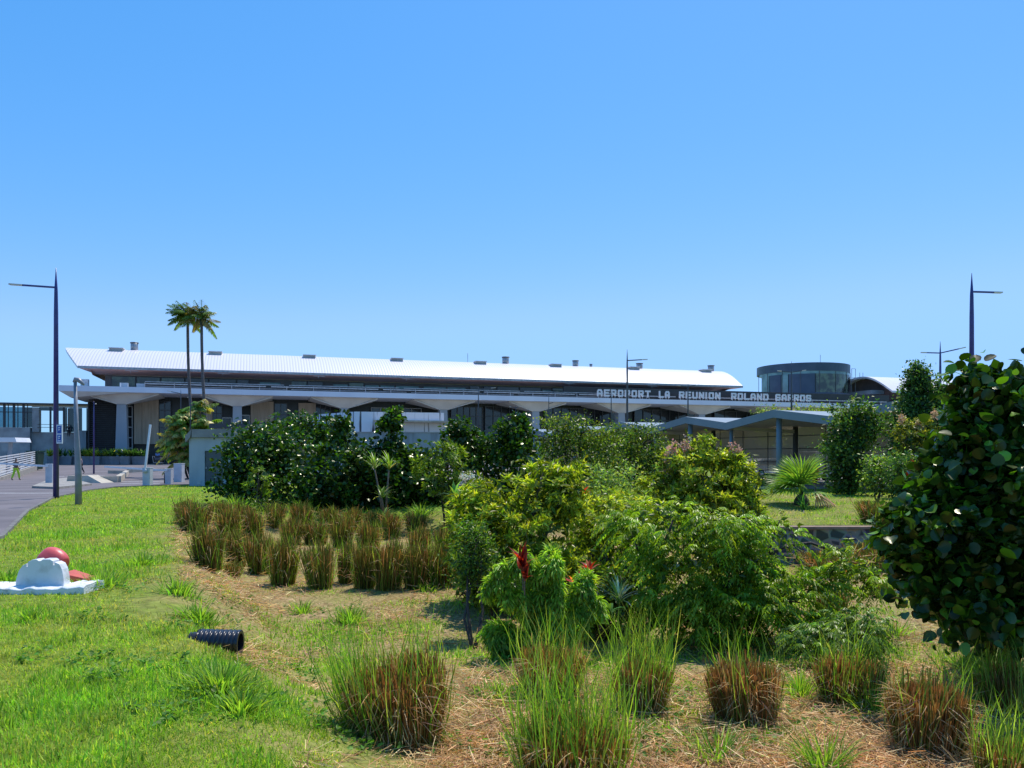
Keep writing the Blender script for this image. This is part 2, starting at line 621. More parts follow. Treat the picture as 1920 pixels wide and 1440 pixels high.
def crown(name, m, parent, blobs, seed, n, per, L, W, kind, col, col2=None, p2=.2, shell=.6, gaps=.25, freq=1.0, var=.22, loc=None, spread=1.0, inner=.3, clump=5, cr=None):
    rg = np.random.default_rng(seed)
    lb = LB()
    P, O = tips_in(rg, blobs, max(8, n // clump), shell, gaps, freq)
    # twigs gather into sprays with dark hollows between them
    cr = cr or min(b[3] for b in blobs) * .28
    cr = min(cr, L * 1.5)
    P = np.repeat(P, clump, 0)
    O = np.repeat(O, clump, 0)
    P = P + np.clip(rg.normal(0, 1, P.shape), -1.8, 1.8) * cr * [1, 1, .55]
    O = nrm(O + rg.normal(0, .3, O.shape))
    # deeper leaves close the crown, their colour darkened as the shade inside it
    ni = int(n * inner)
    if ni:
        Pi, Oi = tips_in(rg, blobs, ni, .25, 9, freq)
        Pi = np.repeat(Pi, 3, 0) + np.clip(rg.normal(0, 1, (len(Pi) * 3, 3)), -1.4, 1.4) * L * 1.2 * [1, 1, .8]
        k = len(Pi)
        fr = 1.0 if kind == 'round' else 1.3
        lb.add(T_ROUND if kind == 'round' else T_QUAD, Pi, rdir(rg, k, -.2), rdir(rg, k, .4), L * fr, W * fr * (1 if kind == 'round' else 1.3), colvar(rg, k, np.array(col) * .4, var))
    k = len(P)
    axis = nrm(O + np.array([0, 0, .55]) + rg.normal(0, .35, (k, 3)))
    if kind == 'round':
        Q = np.repeat(P, per, 0) + np.clip(rg.normal(0, 1, (k * per, 3)), -1.9, 1.9) * L * .85 * spread
        A = np.repeat(axis, per, 0)
        q = len(Q)
        T = nrm(A * .5 + rdir(rg, q, -.25))
        Nn = nrm(A * .35 + rdir(rg, q, .9))
        sz = rg.uniform(.5, 1.15, q)
        cc = colvar(rg, q, col, var, .08, col2, p2)
        wv = rg.uniform(.8, 1.15, q)
        for j in range(4):
            lb.add(T_HEARTS[j], Q[j::4], T[j::4], Nn[j::4], (L * sz)[j::4], (W * sz * wv)[j::4], cc[j::4])
    elif kind == 'small':
        Q = np.repeat(P, per, 0) + rg.normal(0, L * 1.1 * spread, (k * per, 3))
        A = np.repeat(axis, per, 0)
        q = len(Q)
        T = nrm(A * .5 + rdir(rg, q, 0))
        Nn = nrm(A * .6 + rdir(rg, q, .5))
        sz = rg.uniform(.6, 1.2, q)
        lb.add(T_QUAD, Q, T, Nn, L * sz, W * sz, colvar(rg, q, col, var, .1, col2, p2))
    elif kind == 'whorl':
        for ring, (tilt, dz) in enumerate(((.95, -.5), (.6, 0.0))):
            pr = per // 2
            A = np.repeat(axis, pr, 0)
            q = len(A)
            ref = rdir(rg, q)
            side = nrm(np.cross(A, ref))
            T = nrm(A * (1.2 - tilt) + side * tilt)
            Q = np.repeat(P, pr, 0) + A * (dz * L * .7)
            sz = rg.uniform(.65, 1.15, q)
            cc = colvar(rg, q, col, var, .08, col2, p2 * (1.5 if ring else .6))
            lb.add(T_LANCE, Q, T, nrm(A + side * -.4), L * sz, W * sz, cc)
    elif kind == 'pinnate':
        side = nrm(np.cross(axis, rdir(rg, k)))
        d0 = nrm(O * [1, 1, .3] + side * .8 + [0, 0, .25])
        fl = rg.uniform(.7, 1.15, k) * L * 4.2
        cc0 = colvar(rg, k, col, var, .06, col2, p2)
        for j in range(per):
            t = (j + 1) / per
            pos = P + d0 * (fl * t)[:, None] + np.array([0, 0, -1]) * (fl * t * t * .55)[:, None]
            tan = nrm(d0 + np.array([0, 0, -1.1 * t]))
            lat = nrm(np.cross(tan, [0, 0, 1]))
            for s in (-1, 1):
                T = nrm(lat * s * .8 + tan * .55 + np.array([0, 0, -.55]) + rg.normal(0, .12, (k, 3)))
                sz = rg.uniform(.8, 1.1, k) * (1 - .35 * abs(t - .5))
                lb.add(T_QUAD, pos, T, nrm(np.array([0, 0, 1]) + lat * s * .3 + rg.normal(0, .2, (k, 3))), L * sz, W * sz, cc0 * rg.uniform(.85, 1.15, (k, 1)))
    elif kind == 'weep':
        for j in range(per):
            t = j / per
            Q = P + axis * (.06 * t) + np.array([0, 0, -.24]) * t + rg.normal(0, .035, (k, 3))
            T = nrm(rdir(rg, k, -.5) + O * .3)
            lb.add(T_QUAD, Q, T, rdir(rg, k, .8), L * rg.uniform(.7, 1.1, k), W, colvar(rg, k, col, var, .07, col2, p2 * (1 - t) * 2))
    return lb.build(name, m, parent, loc)


def limbs(mb, base, blobs, seed, r0, trunk_top=None, n_sub=3, r1=.01, sides=7):
    """trunk with branches that run to the middle of every blob and fork there"""
    rg = random.Random(seed)
    base = Vector(base)
    for b in blobs:
        c = Vector(b[:3])
        mid = base.lerp(c, .5) + Vector((rg.uniform(-.1, .1), rg.uniform(-.1, .1), 0)) * (c - base).length
        mid.z = base.z + (c.z - base.z) * rg.uniform(.35, .5)
        st = base + Vector((rg.uniform(-1, 1), rg.uniform(-1, 1), -.1)) * r0
        pts = [st, st.lerp(mid, .5) + Vector((rg.uniform(-.3, .3), rg.uniform(-.3, .3), 0)) * r0, mid, mid.lerp(c, .6) + Vector((rg.uniform(-.06, .06),) * 3), c]
        mb.tube(pts, [r0, r0 * .8, r0 * .6, r0 * .4, r0 * .2], sides)
        for k in range(n_sub):
            d = Vector((rg.gauss(0, 1), rg.gauss(0, 1), rg.uniform(-.1, 1))).normalized()
            e = c + Vector((d.x * b[3], d.y * b[4], d.z * b[5])) * .85
            s = mid.lerp(c, rg.uniform(.3, 1))
            mb.tube([s, s.lerp(e, .5) + Vector((0, 0, .04)), e], [r0 * .3, r0 * .2, r1 * .5], 5)
    return mb


def blob(o, px, py, D, rx, ry, rd):
    """ellipsoid by picture position, distance and radii (px, px, m), relative to origin o"""
    p = at(px, py, D) - Vector(o)
    return (p.x, p.y, p.z, rx * D / F, rd, ry * D / F)


def plant(name, label, cat, base, blobs_px, seed, n, per, L, W, kind, col, col2=None, p2=.2, m='leaf', r0=.05, group=None, bark='bark', trunk='trunk', stems=True, **kw):
    o = thing(name, label, cat, base, group=group)
    bl = [blob(base, *b) for b in blobs_px]
    if stems:
        mb = MB()
        limbs(mb, (0, 0, -.05), bl, seed, r0)
        mb.build(trunk, M[bark], o)
    crown('crown' if cat == 'tree' else 'foliage', M[m], o, bl, seed, n, per, L, W, kind, col, col2, p2, **kw)
    return o


def rosette(lb, rg, pos, n, L, W, col, up=.3, col2=None, p2=0, tpl=T_LONG, jit=.02, axis=(0, 0, 1)):
    az = rg.uniform(0, 2 * math.pi, n)
    el = rg.uniform(-.25, 1.35, n) * .8 + up
    T = np.stack([np.cos(az) * np.cos(el), np.sin(az) * np.cos(el), np.sin(el)], 1) + np.array(axis) * .1
    Nn = nrm(np.array([0, 0, 1.0]) - T * 0 - .6 * np.stack([np.cos(az), np.sin(az), az * 0], 1))
    P = np.tile(np.array(pos, float), (n, 1)) + rg.normal(0, jit, (n, 3))
    sz = rg.uniform(.7, 1.1, n)
    lb.add(tpl, P, T, Nn, L * sz, W, colvar(rg, n, col, .2, .08, col2, p2))
    return lb


def frond(lb, rg, base, d, L, droop, nl, ll, lw, col, twist=0.0):
    """one feather palm frond: drooping rachis with leaflets"""
    d = Vector(d).normalized()
    t = np.linspace(.12, 1, nl)
    d = np.array(d)
    pos = np.array(base)[None] + d[None] * (L * t)[:, None] + np.array([0, 0, -1.0])[None] * (L * droop * t ** 2)[:, None]
    tan = nrm(d[None] + np.array([0, 0, -2 * droop])[None] * t[:, None])
    lat = nrm(np.cross(tan, [0, 0, 1.0]))
    sh = np.sin(np.pi * (.15 + .85 * t)) * .7 + .35
    for s in (-1, 1):
        T = nrm(lat * s * .75 + tan * .6 + np.array([0, 0, -.45]) + rg.normal(0, .1, (nl, 3)))
        lb.add(T_LONG, pos, T, nrm(np.array([0, 0, 1.0]) - lat * s * .4), ll * sh, lw, colvar(rg, nl, col, .15, .06))
    # rachis
    lb.add(T_STRIP, pos[:-1], pos[1:] - pos[:-1], np.tile([0, 0, 1.0], (nl - 1, 1)), np.linalg.norm(pos[1:] - pos[:-1], axis=1) * 1.05, lw * .6, colvar(rg, nl - 1, np.array(col) * 1.2, .1))


# ================================================================== THE SETTING
def make_ground():
    def axis(lo, hi, step, far):
        a = list(np.arange(lo, hi + 1e-6, step))
        s, x = step, hi
        while x < far:
            s *= 1.35
            x += s
            a.append(x)
        s, x = step, lo
        b = []
        while x > -far:
            s *= 1.35
            x -= s
            b.append(x)
        return sorted(b) + a
    xs = axis(-26, 24, .2, 4000)
    ys = [y for y in axis(0, 50, .2, 4000)]
    for e in (19.98, 20.05, 20.12, 70.0, 95.0):
        ys.append(e)
    ys = sorted(set(round(y, 4) for y in ys))
    vs, dry = [], []
    for y in ys:
        for x in xs:
            vs.append((x, y, terr(x, y)))
            b = basin(x, y) if 0 < y < 32 and -12 < x < 20 else 0
            d = -.15 + .75 * b
            if x > -8.5 and 9 < y < 32:
                d += .1
            # worn strip along the rim of the hollow
            e = x - lerp_tab(XLy, XLx, y)
            if 3 < y < 26:
                d += .55 * math.exp(-((e - .3) / .7) ** 2) * (.5 + .5 * sst(8, 14, y))
            if x > 5.5 and 20 < y < 40:
                d += .35
            dry.append(d)
    nx = len(xs)
    fs = [(j * nx + i, j * nx + i + 1, (j + 1) * nx + i + 1, (j + 1) * nx + i) for j in range(len(ys) - 1) for i in range(nx - 1)]
    me = bpy.data.meshes.new('ground')
    me.from_pydata(vs, [], fs)
    me.polygons.foreach_set('use_smooth', [True] * len(fs))
    a = me.attributes.new('dry', 'FLOAT', 'POINT')
    a.data.foreach_set('value', dry)
    me.materials.append(M['ground'])
    o = link(bpy.data.objects.new('ground', me))
    tag(o, 'grassy ground with a planted hollow of dry earth and straw', 'ground', kind='structure')


make_ground()


def make_road():
    ys = [-30, -15, 0, 6, 12, 14.5, 17, 21, 25, 29, 33, 37, 40, 42, 44, 45.5, 47, 47.6, 48.2, 49, 50, 52, 54, 57, 60, 70, 95, 99.9]
    vs = []
    for y in ys:
        for x in (edge(y), edge(y) - 4, edge(y) - 14, -80, -300):
            vs.append((x, y, (0.6 * min(1, (y - 70) / 25) if y > 70 else 0) + .012))
    fs = [(j * 5 + i + 1, j * 5 + i, (j + 1) * 5 + i, (j + 1) * 5 + i + 1) for j in range(len(ys) - 1) for i in range(4)]
    o = MB().add(vs, fs).build('road', M['asphalt'])
    tag(o, 'grey asphalt road and forecourt curving past the lawn', 'road', kind='structure')
    # kerb between road and lawn
    k = MB()
    yy = [y for y in ys if -15 <= y <= 48.3]
    for a, b in zip(yy[:-1], yy[1:]):
        pa, pb = Vector((edge(a) + .06, a, .02)), Vector((edge(b) + .06, b, .02))
        k.bar(pa, pb, .1, .1)
    tag(k.build('kerb', M['old_kerb']), 'low worn concrete kerb between the asphalt road and the lawn', 'kerb', kind='structure')
    # painted marks
    p = MB()

    def mark(px0, px1, py, h=.12):
        a, b = gflat(px0, py), gflat(px1, py)
        p.add([(a.x, a.y - h / 2, a.z), (b.x, b.y - h / 2, b.z), (b.x, b.y + h / 2, b.z), (a.x, a.y + h / 2, a.z)], [(0, 1, 2, 3)])

    def gflat(px, py):
        D = (ZC - .02) * F / (py - HY)
        return Vector(((px - 960) * D / F, D, .018))
    mark(-40, 100, 924.5, .25)
    for i in range(4):
        mark(226 + 38 * (i % 2), 262 + 38 * (i % 2), 907 - 4 * (i // 2), .35)
    for i in range(9):
        mark(95 + i * 15, 106 + i * 15, 893.5 - .25 * i, .5)
    mark(300, 322, 902.5, .3)
    tag(p.build('lane_marking', M['paint']), 'white painted lane marks on the forecourt asphalt', 'road marking', kind='structure')
    # pavement of the forecourt in front of the terminal
    q = MB().box(-120, 60, 99.9, 135, .3, .66)
    tag(q.build('pavement', M['kerb']), 'pale paved forecourt along the front of the terminal', 'pavement', kind='structure')
    # path and kerb under the car park canopy
    g = MB()
    g.hexa([(7, 43.5, -.05), (30, 40.5, -.05), (30, 60, -.05), (2, 70, -.05)], [(7, 43.5, .1), (30, 40.5, .1), (30, 60, .1), (2, 70, .1)])
    tag(g.build('path', M['kerb']), 'pale concrete edge and floor below the grey car park canopy', 'path', kind='structure')
    return o


make_road()


def place_marks():
    pass


# ================================================================== THE TERMINAL
TA = math.atan2(.3, .953)
TO = Vector((-57.2, 101.0, 0))
UD = Vector((math.cos(TA), math.sin(TA), 0))
VD = Vector((-math.sin(TA), math.cos(TA), 0))


def u_of(px, v=0.0):
    r = (px - 960) / F
    o = TO + VD * v
    return (r * o.y - o.x) / (UD.x - r * UD.y)


ROOF_V0, ROOF_V1, EAVE_Z, RIDGE_Z = 3.0, 12.0, 13.5, 16.85


def roof_z(v):
    v = v if v <= ROOF_V1 else 2 * ROOF_V1 - v
    return EAVE_Z + (RIDGE_Z - EAVE_Z) * math.sin(math.pi / 2 * (v - ROOF_V0) / (ROOF_V1 - ROOF_V0)) ** 1.0


def barrel(mb, uL, uR, thick=.28):
    """barrel roof shell; uL, uR give the end position as a function of v"""
    n = 24
    vsn = [ROOF_V0 + (2 * (ROOF_V1 - ROOF_V0)) * i / n for i in range(n + 1)]
    V = []
    for v in vsn:
        for z in (roof_z(v), roof_z(v) - thick):
            V.append((uL(v), v, z))
            V.append((uR(v), v, z))
    Fc = []
    for i in range(n):
        a, b = i * 4, (i + 1) * 4
        Fc += [(a, a + 1, b + 1, b), (a + 3, a + 2, b + 2, b + 3), (a + 2, a, b, b + 2), (a + 1, a + 3, b + 3, b + 1)]
    Fc += [(0, 2, 3, 1), (n * 4, n * 4 + 1, n * 4 + 3, n * 4 + 2)]
    mb.add(V, Fc, False)


def make_terminal():
    T = thing('airport_terminal', 'long white roofed airport terminal on flared concrete columns', 'building', TO, TA)
    # roof
    mb = MB()
    barrel(mb, lambda v: 1.5 - 3.0 * (roof_z(v) - EAVE_Z) / (RIDGE_Z - EAVE_Z), lambda v: 101.6 + .6 * (1 - abs(v - 12) / 9))
    roof = mb.build('roof', M['roof'], T)
    mb = MB()
    mb.box(1.6, 101.5, 2.86, 3.0, 13.2, 13.52)
    mb.build('gutter', M['rail'], T)
    # reddish soffit under the eaves
    mb = MB()
    mb.add([(1.8, 3.02, 13.18), (101.3, 3.02, 13.18), (98, 6.2, 12.75), (3.2, 6.2, 12.75), (1.8, 3.02, 13.3), (101.3, 3.02, 13.3), (98, 6.2, 13.3), (3.2, 6.2, 13.3)],
           [(0, 3, 2, 1), (4, 5, 6, 7), (0, 1, 5, 4), (1, 2, 6, 5), (2, 3, 7, 6), (3, 0, 4, 7)])
    # left gable below the flared roof end
    zz = [(v, roof_z(v) - .3) for v in np.linspace(3.2, 20.8, 15)]
    mb.add([(3.0 - 2.6 * (z + .3 - EAVE_Z) / (RIDGE_Z - EAVE_Z), v, z) for v, z in zz] + [(3.0, 20, 12.5), (3.0, 4.5, 12.5)], [tuple(range(17))])
    mb.add([(100, v, z) for v, z in zz] + [(98.5, 20, 12.5), (98.5, 4.5, 12.5)], [tuple(range(16, -1, -1))])
    mb.build('soffit', M['wood'], T)
    for i, px in enumerate((219, 404, 580, 744, 900, 1041, 1187, 1322)):
        v = 9.2
        u = u_of(px, v)
        z = roof_z(v)
        s = MB().box(u - .85, u + .85, v - .7, v + .7, z - .3, z + .22).build('skylight', M['concrete'], T)
        MB().box(u - .95, u + .95, v - .8, v + .8, z + .223, z + .32).build('lid', M['white_metal'], s)
    for px, r, h in ((252, .5, 1.1), (948, .55, 1.1), (1079, .5, .95), (1108, .25, .45), (1199, .55, .9), (1333, .55, 1.0)):
        u = u_of(px, 11)
        z = roof_z(11)
        s = MB().tube([(u, 11, z - .2), (u, 11, z + h)], r, 14).build('roof_vent', M['rail'], T)
        MB().tube([(u, 11, z + h * .86), (u, 11, z + h * .98)], r * 1.15, 14).build('vent_collar', M['mullion'], s)
    u = u_of(877, 11)
    MB().tube([(u, 11, 16.5), (u, 11, 18.3)], .04, 5).build('antenna', M['rail'], T)
    # canopy slab
    mb = MB().box(0, 133, 0, 15, 9.98, 10.7)
    mb.build('canopy', M['canopy_concrete'], T)
    MB().add([(-.0, 0, 9.975), (1.2, .6, 9.2), (1.2, 10, 9.2), (0, 15, 9.975), (8, 0.05, 9.97), (8, 15, 9.97)], [(0, 1, 4), (1, 2, 5, 4), (2, 3, 5), (0, 3, 2, 1)]).build('canopy_end', M['soffit_concrete'], T)
    # flared heads and columns
    for k in range(9):
        uc = 6.85 + 14.4 * k
        b = [(uc - .7, 2.0, 8.6), (uc + .7, 2.0, 8.6), (uc + .7, 3.6, 8.6), (uc - .7, 3.6, 8.6)]
        t = [(uc - 4.6, 1.1, 9.8), (uc + 4.6, 1.1, 9.8), (uc + 4.7, 7.6, 9.8), (uc - 4.7, 7.6, 9.8)]
        t2 = [(x, y, 9.977) for x, y, z in t]
        h = MB().hexa(b, t).hexa(t, t2)
        # rib folds on the underside
        for s in (-1, 1):
            h.bar((uc + s * .55, 2.1, 8.58), (uc + s * 4.4, .7, 9.74), .16, .1)
        h.build('column_head', M['soffit_concrete'], T)
        c = MB().hexa([(uc - .78, 1.95, .3), (uc + .78, 1.95, .3), (uc + .78, 3.7, .3), (uc - .78, 3.7, .3)], [(uc - .56, 2.1, 8.61), (uc + .56, 2.1, 8.61), (uc + .56, 3.5, 8.61), (uc - .56, 3.5, 8.61)])
        c.build('column', M['column_concrete'], T)
    # ground floor facade
    MB().box(2.4, 133, 8.0, 15, .3, 9.97).build('wall', M['dark'], T)
    lp = MB()
    for i in range(32):
        z = .8 + i * .27
        lp.box(2.4, 5.5, 5.4, 5.6, z, z + .12)
    lp.box(2.3, 2.5, 5.2, 8, .3, 9.0).box(5.45, 5.6, 5.62, 8, .3, 9.0)
    lp.build('louvre_panel', M['dark_clad'], T)
    for a, b, z0, z1 in ((u_of(251, 7), u_of(297, 7), 3.4, 9.6), (u_of(385, 7), u_of(398, 7), 3.4, 9.6), (u_of(470, 7), u_of(513, 7), 3.2, 9.6), (u_of(560, 7), u_of(592, 7), 3.2, 9.5)):
        p = MB().box(a, b, 7.2, 7.99, z0, z1)
        x = a + 1.0
        while x < b - .2:
            p.box(x - .04, x + .04, 7.12, 7.199, z0, z1)
            x += 1.1
        p.build('concrete_panel', M['beige'], T)

    def win(px0, px1, z0, z1, nx, nz, fm='frame', v=7.5, th=.09):
        a, b = u_of(px0, v), u_of(px1, v)
        w = MB()
        for i in range(nx + 1):
            x = a + (b - a) * i / nx
            w.box(x - th / 2, x + th / 2, v, v + .12, z0, z1)
        for j in range(nz + 1):
            z = z0 + (z1 - z0) * j / nz
            w.box(a, b, v + .01, v + .1, z - th / 2, z + th / 2)
        wo = w.build('window', M[fm], T)
        MB().box(a, b, v + .2, v + .24, z0, z1).build('pane', M['dark_glass'], wo)
    win(231, 248, 1.4, 8.6, 1, 5, th=.14)
    win(297, 320, .8, 9.4, 2, 7, 'mullion')
    win(417, 434, 4.8, 7.2, 1, 2, th=.14)
    win(450, 468, 3.2, 7.6, 1, 3, th=.14)
    win(395, 416, 3, 9, 2, 5, 'mullion')
    win(515, 538, 3, 9.4, 2, 4, 'mullion')
    win(592, 620, 3, 9.4, 3, 4, 'mullion')
    win(622, 638, 5.8, 7.8, 1, 1)
    win(655, 690, 6, 8, 3, 1, 'mullion')
    win(696, 730, 6.2, 9.0, 2, 2)
    win(754, 790, 6.2, 9.0, 2, 2)
    win(792, 828, 2, 8.4, 3, 4, 'mullion')
    win(846, 905, .8, 9.4, 5, 6, 'mullion')
    win(910, 1000, .8, 9.5, 6, 6, 'mullion')
    win(1022, 1160, .8, 9.5, 9, 5, 'mullion')
    win(1190, 1320, .8, 9.5, 8, 5, 'mullion')
    win(1340, 1480, .8, 9.5, 7, 5, 'mullion')
    # upper storey behind the canopy edge
    MB().box(4.2, 98, 6.3, 19, 10.72, 12.74).build('upper_wall', M['upper_grey'], T)
    rg = random.Random(5)
    uu = 5.0
    while uu < 96:
        w = rg.choice((1.6, 2.2, 3.0, 3.6))
        k = rg.random()
        m = 'teal_glass' if k < .3 else ('dark_glass' if k < .75 else 'green_reflection_glass')
        if uu < 12:
            m, w = 'green_reflection_glass', 3.0
        z1 = 12.6 if m != 'teal_glass' else 12.35
        f = MB()
        f.box(uu, uu + .07, 6.12, 6.29, 10.75, z1).box(uu + w - .07, uu + w, 6.12, 6.29, 10.75, z1).box(uu + .07, uu + w - .07, 6.13, 6.28, z1 - .08, z1)
        fo = f.build('window', M['mullion'], T)
        MB().box(uu + .07, uu + w - .07, 6.2, 6.25, 10.76, z1 - .08).build('pane', M[m], fo)
        uu += w + rg.choice((.1, .1, .6, 1.4))
    # small things on the canopy at the left end
    for px, w, h in ((232, 1.0, .75), (264, 1.1, .7), (158, .9, 1.1)):
        a = u_of(px, 3)
        MB().box(a - w / 2, a + w / 2, 3, 3.8, 10.703, 10.7 + h).build('air_conditioner', M['cabinet'], T)
    for px in (226, 240):
        a = u_of(px, 1)
        MB().bar((a, 1, 10.7), (a, 1, 11.25), .07).build('pipe', M['white_metal'], T)
    # long dark services tray with rails along the canopy edge
    a = u_of(272, 2)
    MB().box(a, 69, 2.1, 2.4, 10.703, 11.5).box(69, 131, 2.1, 2.4, 10.703, 12.45).build('parapet', M['dark'], T)
    MB().box(69, 131, 2.05, 2.45, 12.453, 12.52).build('coping', M['steel_dark'], T)
    r = MB()
    for z, v, t in ((11.58, 1.85, .1), (11.3, 1.6, .14), (11.0, 1.75, .06)):
        x = a
        while x < 130:
            L = 14.0 + rg.random() * 4
            if x > 68 and z != 11.3:
                break
            r.box(x, min(130, x + L), v, v + .25, z - t / 2, z + t / 2)
            x += L + .7
    x = a
    while x < 130:
        r.box(x, x + .08, 1.4, 1.5, 10.7, 11.4)
        r.box(x, x + .08, 1.5, 2.1, 11.36, 11.42)
        x += 3.6
    r.build('railing', M['rail'], T)
    # roof floodlight brackets under the eaves
    for px in (246, 418, 597, 761, 1065, 1220):
        x = u_of(px, 3)
        MB().bar((x - .7, 2.6, 13.05), (x + .9, 2.6, 13.0), .06).bar((x, 2.6, 13.0), (x, 2.6, 12.75), .05).build('lamp_bracket', M['rail'], T)
    return T


TERM = make_terminal()

# ---- sign letters
GLY = {
    'A': [(0, 0, 0, .7), (0, .7, .25, 1), (.25, 1, .75, 1), (.75, 1, 1, .7), (1, .7, 1, 0), (0, .38, 1, .38)],
    'E': [(1, 1, 0, 1), (0, 1, 0, 0), (0, 0, 1, 0), (0, .5, .85, .5)],
    'R': [(0, 0, 0, 1), (0, 1, .85, 1), (.85, 1, 1, .85), (1, .85, 1, .6), (1, .6, .85, .45), (.85, .45, 0, .45), (.55, .45, 1, 0)],
    'O': [(.12, 0, 0, .15), (0, .15, 0, .85), (0, .85, .12, 1), (.12, 1, .88, 1), (.88, 1, 1, .85), (1, .85, 1, .15), (1, .15, .88, 0), (.88, 0, .12, 0)],
    'P': [(0, 0, 0, 1), (0, 1, .85, 1), (.85, 1, 1, .85), (1, .85, 1, .55), (1, .55, .85, .4), (.85, .4, 0, .4)],
    'T': [(0, 1, 1, 1), (.5, 1, .5, 0)],
    'L': [(0, 1, 0, 0), (0, 0, 1, 0)],
    'U': [(0, 1, 0, .15), (0, .15, .15, 0), (.15, 0, .85, 0), (.85, 0, 1, .15), (1, .15, 1, 1)],
    'N': [(0, 0, 0, 1), (0, 1, 1, 0), (1, 0, 1, 1)],
    'I': [(.5, 0, .5, 1)],
    'D': [(0, 0, 0, 1), (0, 1, .8, 1), (.8, 1, 1, .8), (1, .8, 1, .2), (1, .2, .8, 0), (.8, 0, 0, 0)],
    'G': [(1, .85, .88, 1), (.88, 1, .12, 1), (.12, 1, 0, .85), (0, .85, 0, .15), (0, .15, .12, 0), (.12, 0, .88, 0), (.88, 0, 1, .15), (1, .15, 1, .48), (1, .48, .55, .48)],
    'S': [(1, .85, .88, 1), (.88, 1, .12, 1), (.12, 1, 0, .88), (0, .88, 0, .62), (0, .62, .12, .5), (.12, .5, .88, .5), (.88, .5, 1, .38), (1, .38, 1, .12), (1, .12, .88, 0), (.88, 0, .12, 0), (.12, 0, 0, .15)],
}


def make_sign():
    S = thing('roof_sign', 'white capital letters AEROPORT LA REUNION ROLAND GARROS standing on the canopy edge', 'sign', TO, TA)
    H, th = .84, .25
    for word, p0, p1 in (('AEROPORT', 1118, 1221), ('LA', 1234, 1257), ('REUNION', 1272, 1352), ('ROLAND', 1370, 1442), ('GARROS', 1453, 1522)):
        a, b = u_of(p0, .3), u_of(p1, .3)
        wt = [0.5 if c == 'I' else 1.0 for c in word]
        unit = (b - a) / sum(wt)
        x = a
        for c, w in zip(word, wt):
            cw = unit * w
            lb = MB()
            i = 0
            for (x0, y0, x1, y1) in GLY[c]:
                lw = cw - .26 - th if c != 'I' else .01
                ox = x + .13 + th / 2
                A = Vector((ox + x0 * lw, .3 + i * .002, 10.98 + th / 2 + y0 * H))
                B = Vector((ox + x1 * lw, .3 + i * .002, 10.98 + th / 2 + y1 * H))
                d = (B - A).normalized() * (th * .48 if abs((B - A).x) < 1e-6 or abs((B - A).z) < 1e-6 else th * .15)
                lb.bar(A - d, B + d, .18, th)
                i += 1
            ob = lb.build('letter', M['letter'], S)
            # feet that carry the letter on the canopy edge
            MB().box(x + cw * .3, x + cw * .3 + .05, .32, .4, 10.7, 11.05).box(x + cw * .7, x + cw * .7 + .05, .32, .4, 10.7, 11.05).build('bracket', M['rail'], ob)
            x += cw


make_sign()


def make_tower():
    c = at(1505, 855, 152)
    T = thing('round_building', 'round slate and green reflecting glass building rising behind the terminal sign', 'building', (c.x, c.y, 0))
    r = 8.35

    def ring(mb, z0, z1, rr, a0, a1, n=24, t=.25):
        V, Fc = [], []
        for i in range(n + 1):
            a = a0 + (a1 - a0) * i / n
            for q in (rr, rr - t):
                for z in (z0, z1):
                    V.append((q * math.cos(a), q * math.sin(a), z))
        for i in range(n):
            a, b = i * 4, i * 4 + 4
            Fc += [(a, b, b + 1, a + 1), (a + 2, a + 3, b + 3, b + 2), (a + 1, b + 1, b + 3, a + 3), (a, a + 2, b + 2, b)]
        Fc += [(0, 1, 3, 2), (n * 4, n * 4 + 2, n * 4 + 3, n * 4 + 1)]
        mb.add(V, Fc)
        return mb
    ring(MB(), 17.1, 18.6, r, 0, 2 * math.pi, 64).build('parapet', M['slate'], T)
    MB().tube([(0, 0, 17.9), (0, 0, 18.1)], r - .3, 48).build('roof', M['concrete'], T)
    ring(MB(), 12.2, 13.2, r, 0, 2 * math.pi, 64).build('wall', M['slate'], T)
    MB().tube([(0, 0, .3), (0, 0, 17.8)], r - 1.6, 32).build('core', M['dark_clad'], T)
    ang = lambda px: -math.acos(max(-1, min(1, (px - 1505) / 83.5)))
    for p0, p1, m, z1 in ((1422.5, 1429, 'teal_glass', 16.9), (1430, 1444, 'slate', 16.6), (1445, 1454, 'teal_glass', 16.6), (1455, 1497, 'slate', 16.6), (1498, 1569, 'green_reflection_glass', 16.6), (1570, 1587, 'dark_glass', 16.6)):
        ring(MB(), 13.2, z1, r - .05, ang(p0), ang(p1), 14).build('panel', M[m], T)
    ring(MB(), 16.6, 17.1, r - .08, -math.pi, 0, 40).build('glass_band', M['teal_glass'], T)
    mm = MB()
    for i in range(9):
        a = -math.pi * i / 8
        mm.bar((r * math.cos(a), r * math.sin(a), 13.2), (r * math.cos(a), r * math.sin(a), 17.1), .07)
    mm.build('mullions', M['mullion'], T)
    a = MB()
    a.bar((2.2, -3, 18), (2.2, -3, 20.6), .06).build('antenna', M['rail'], T)
    return T


make_tower()


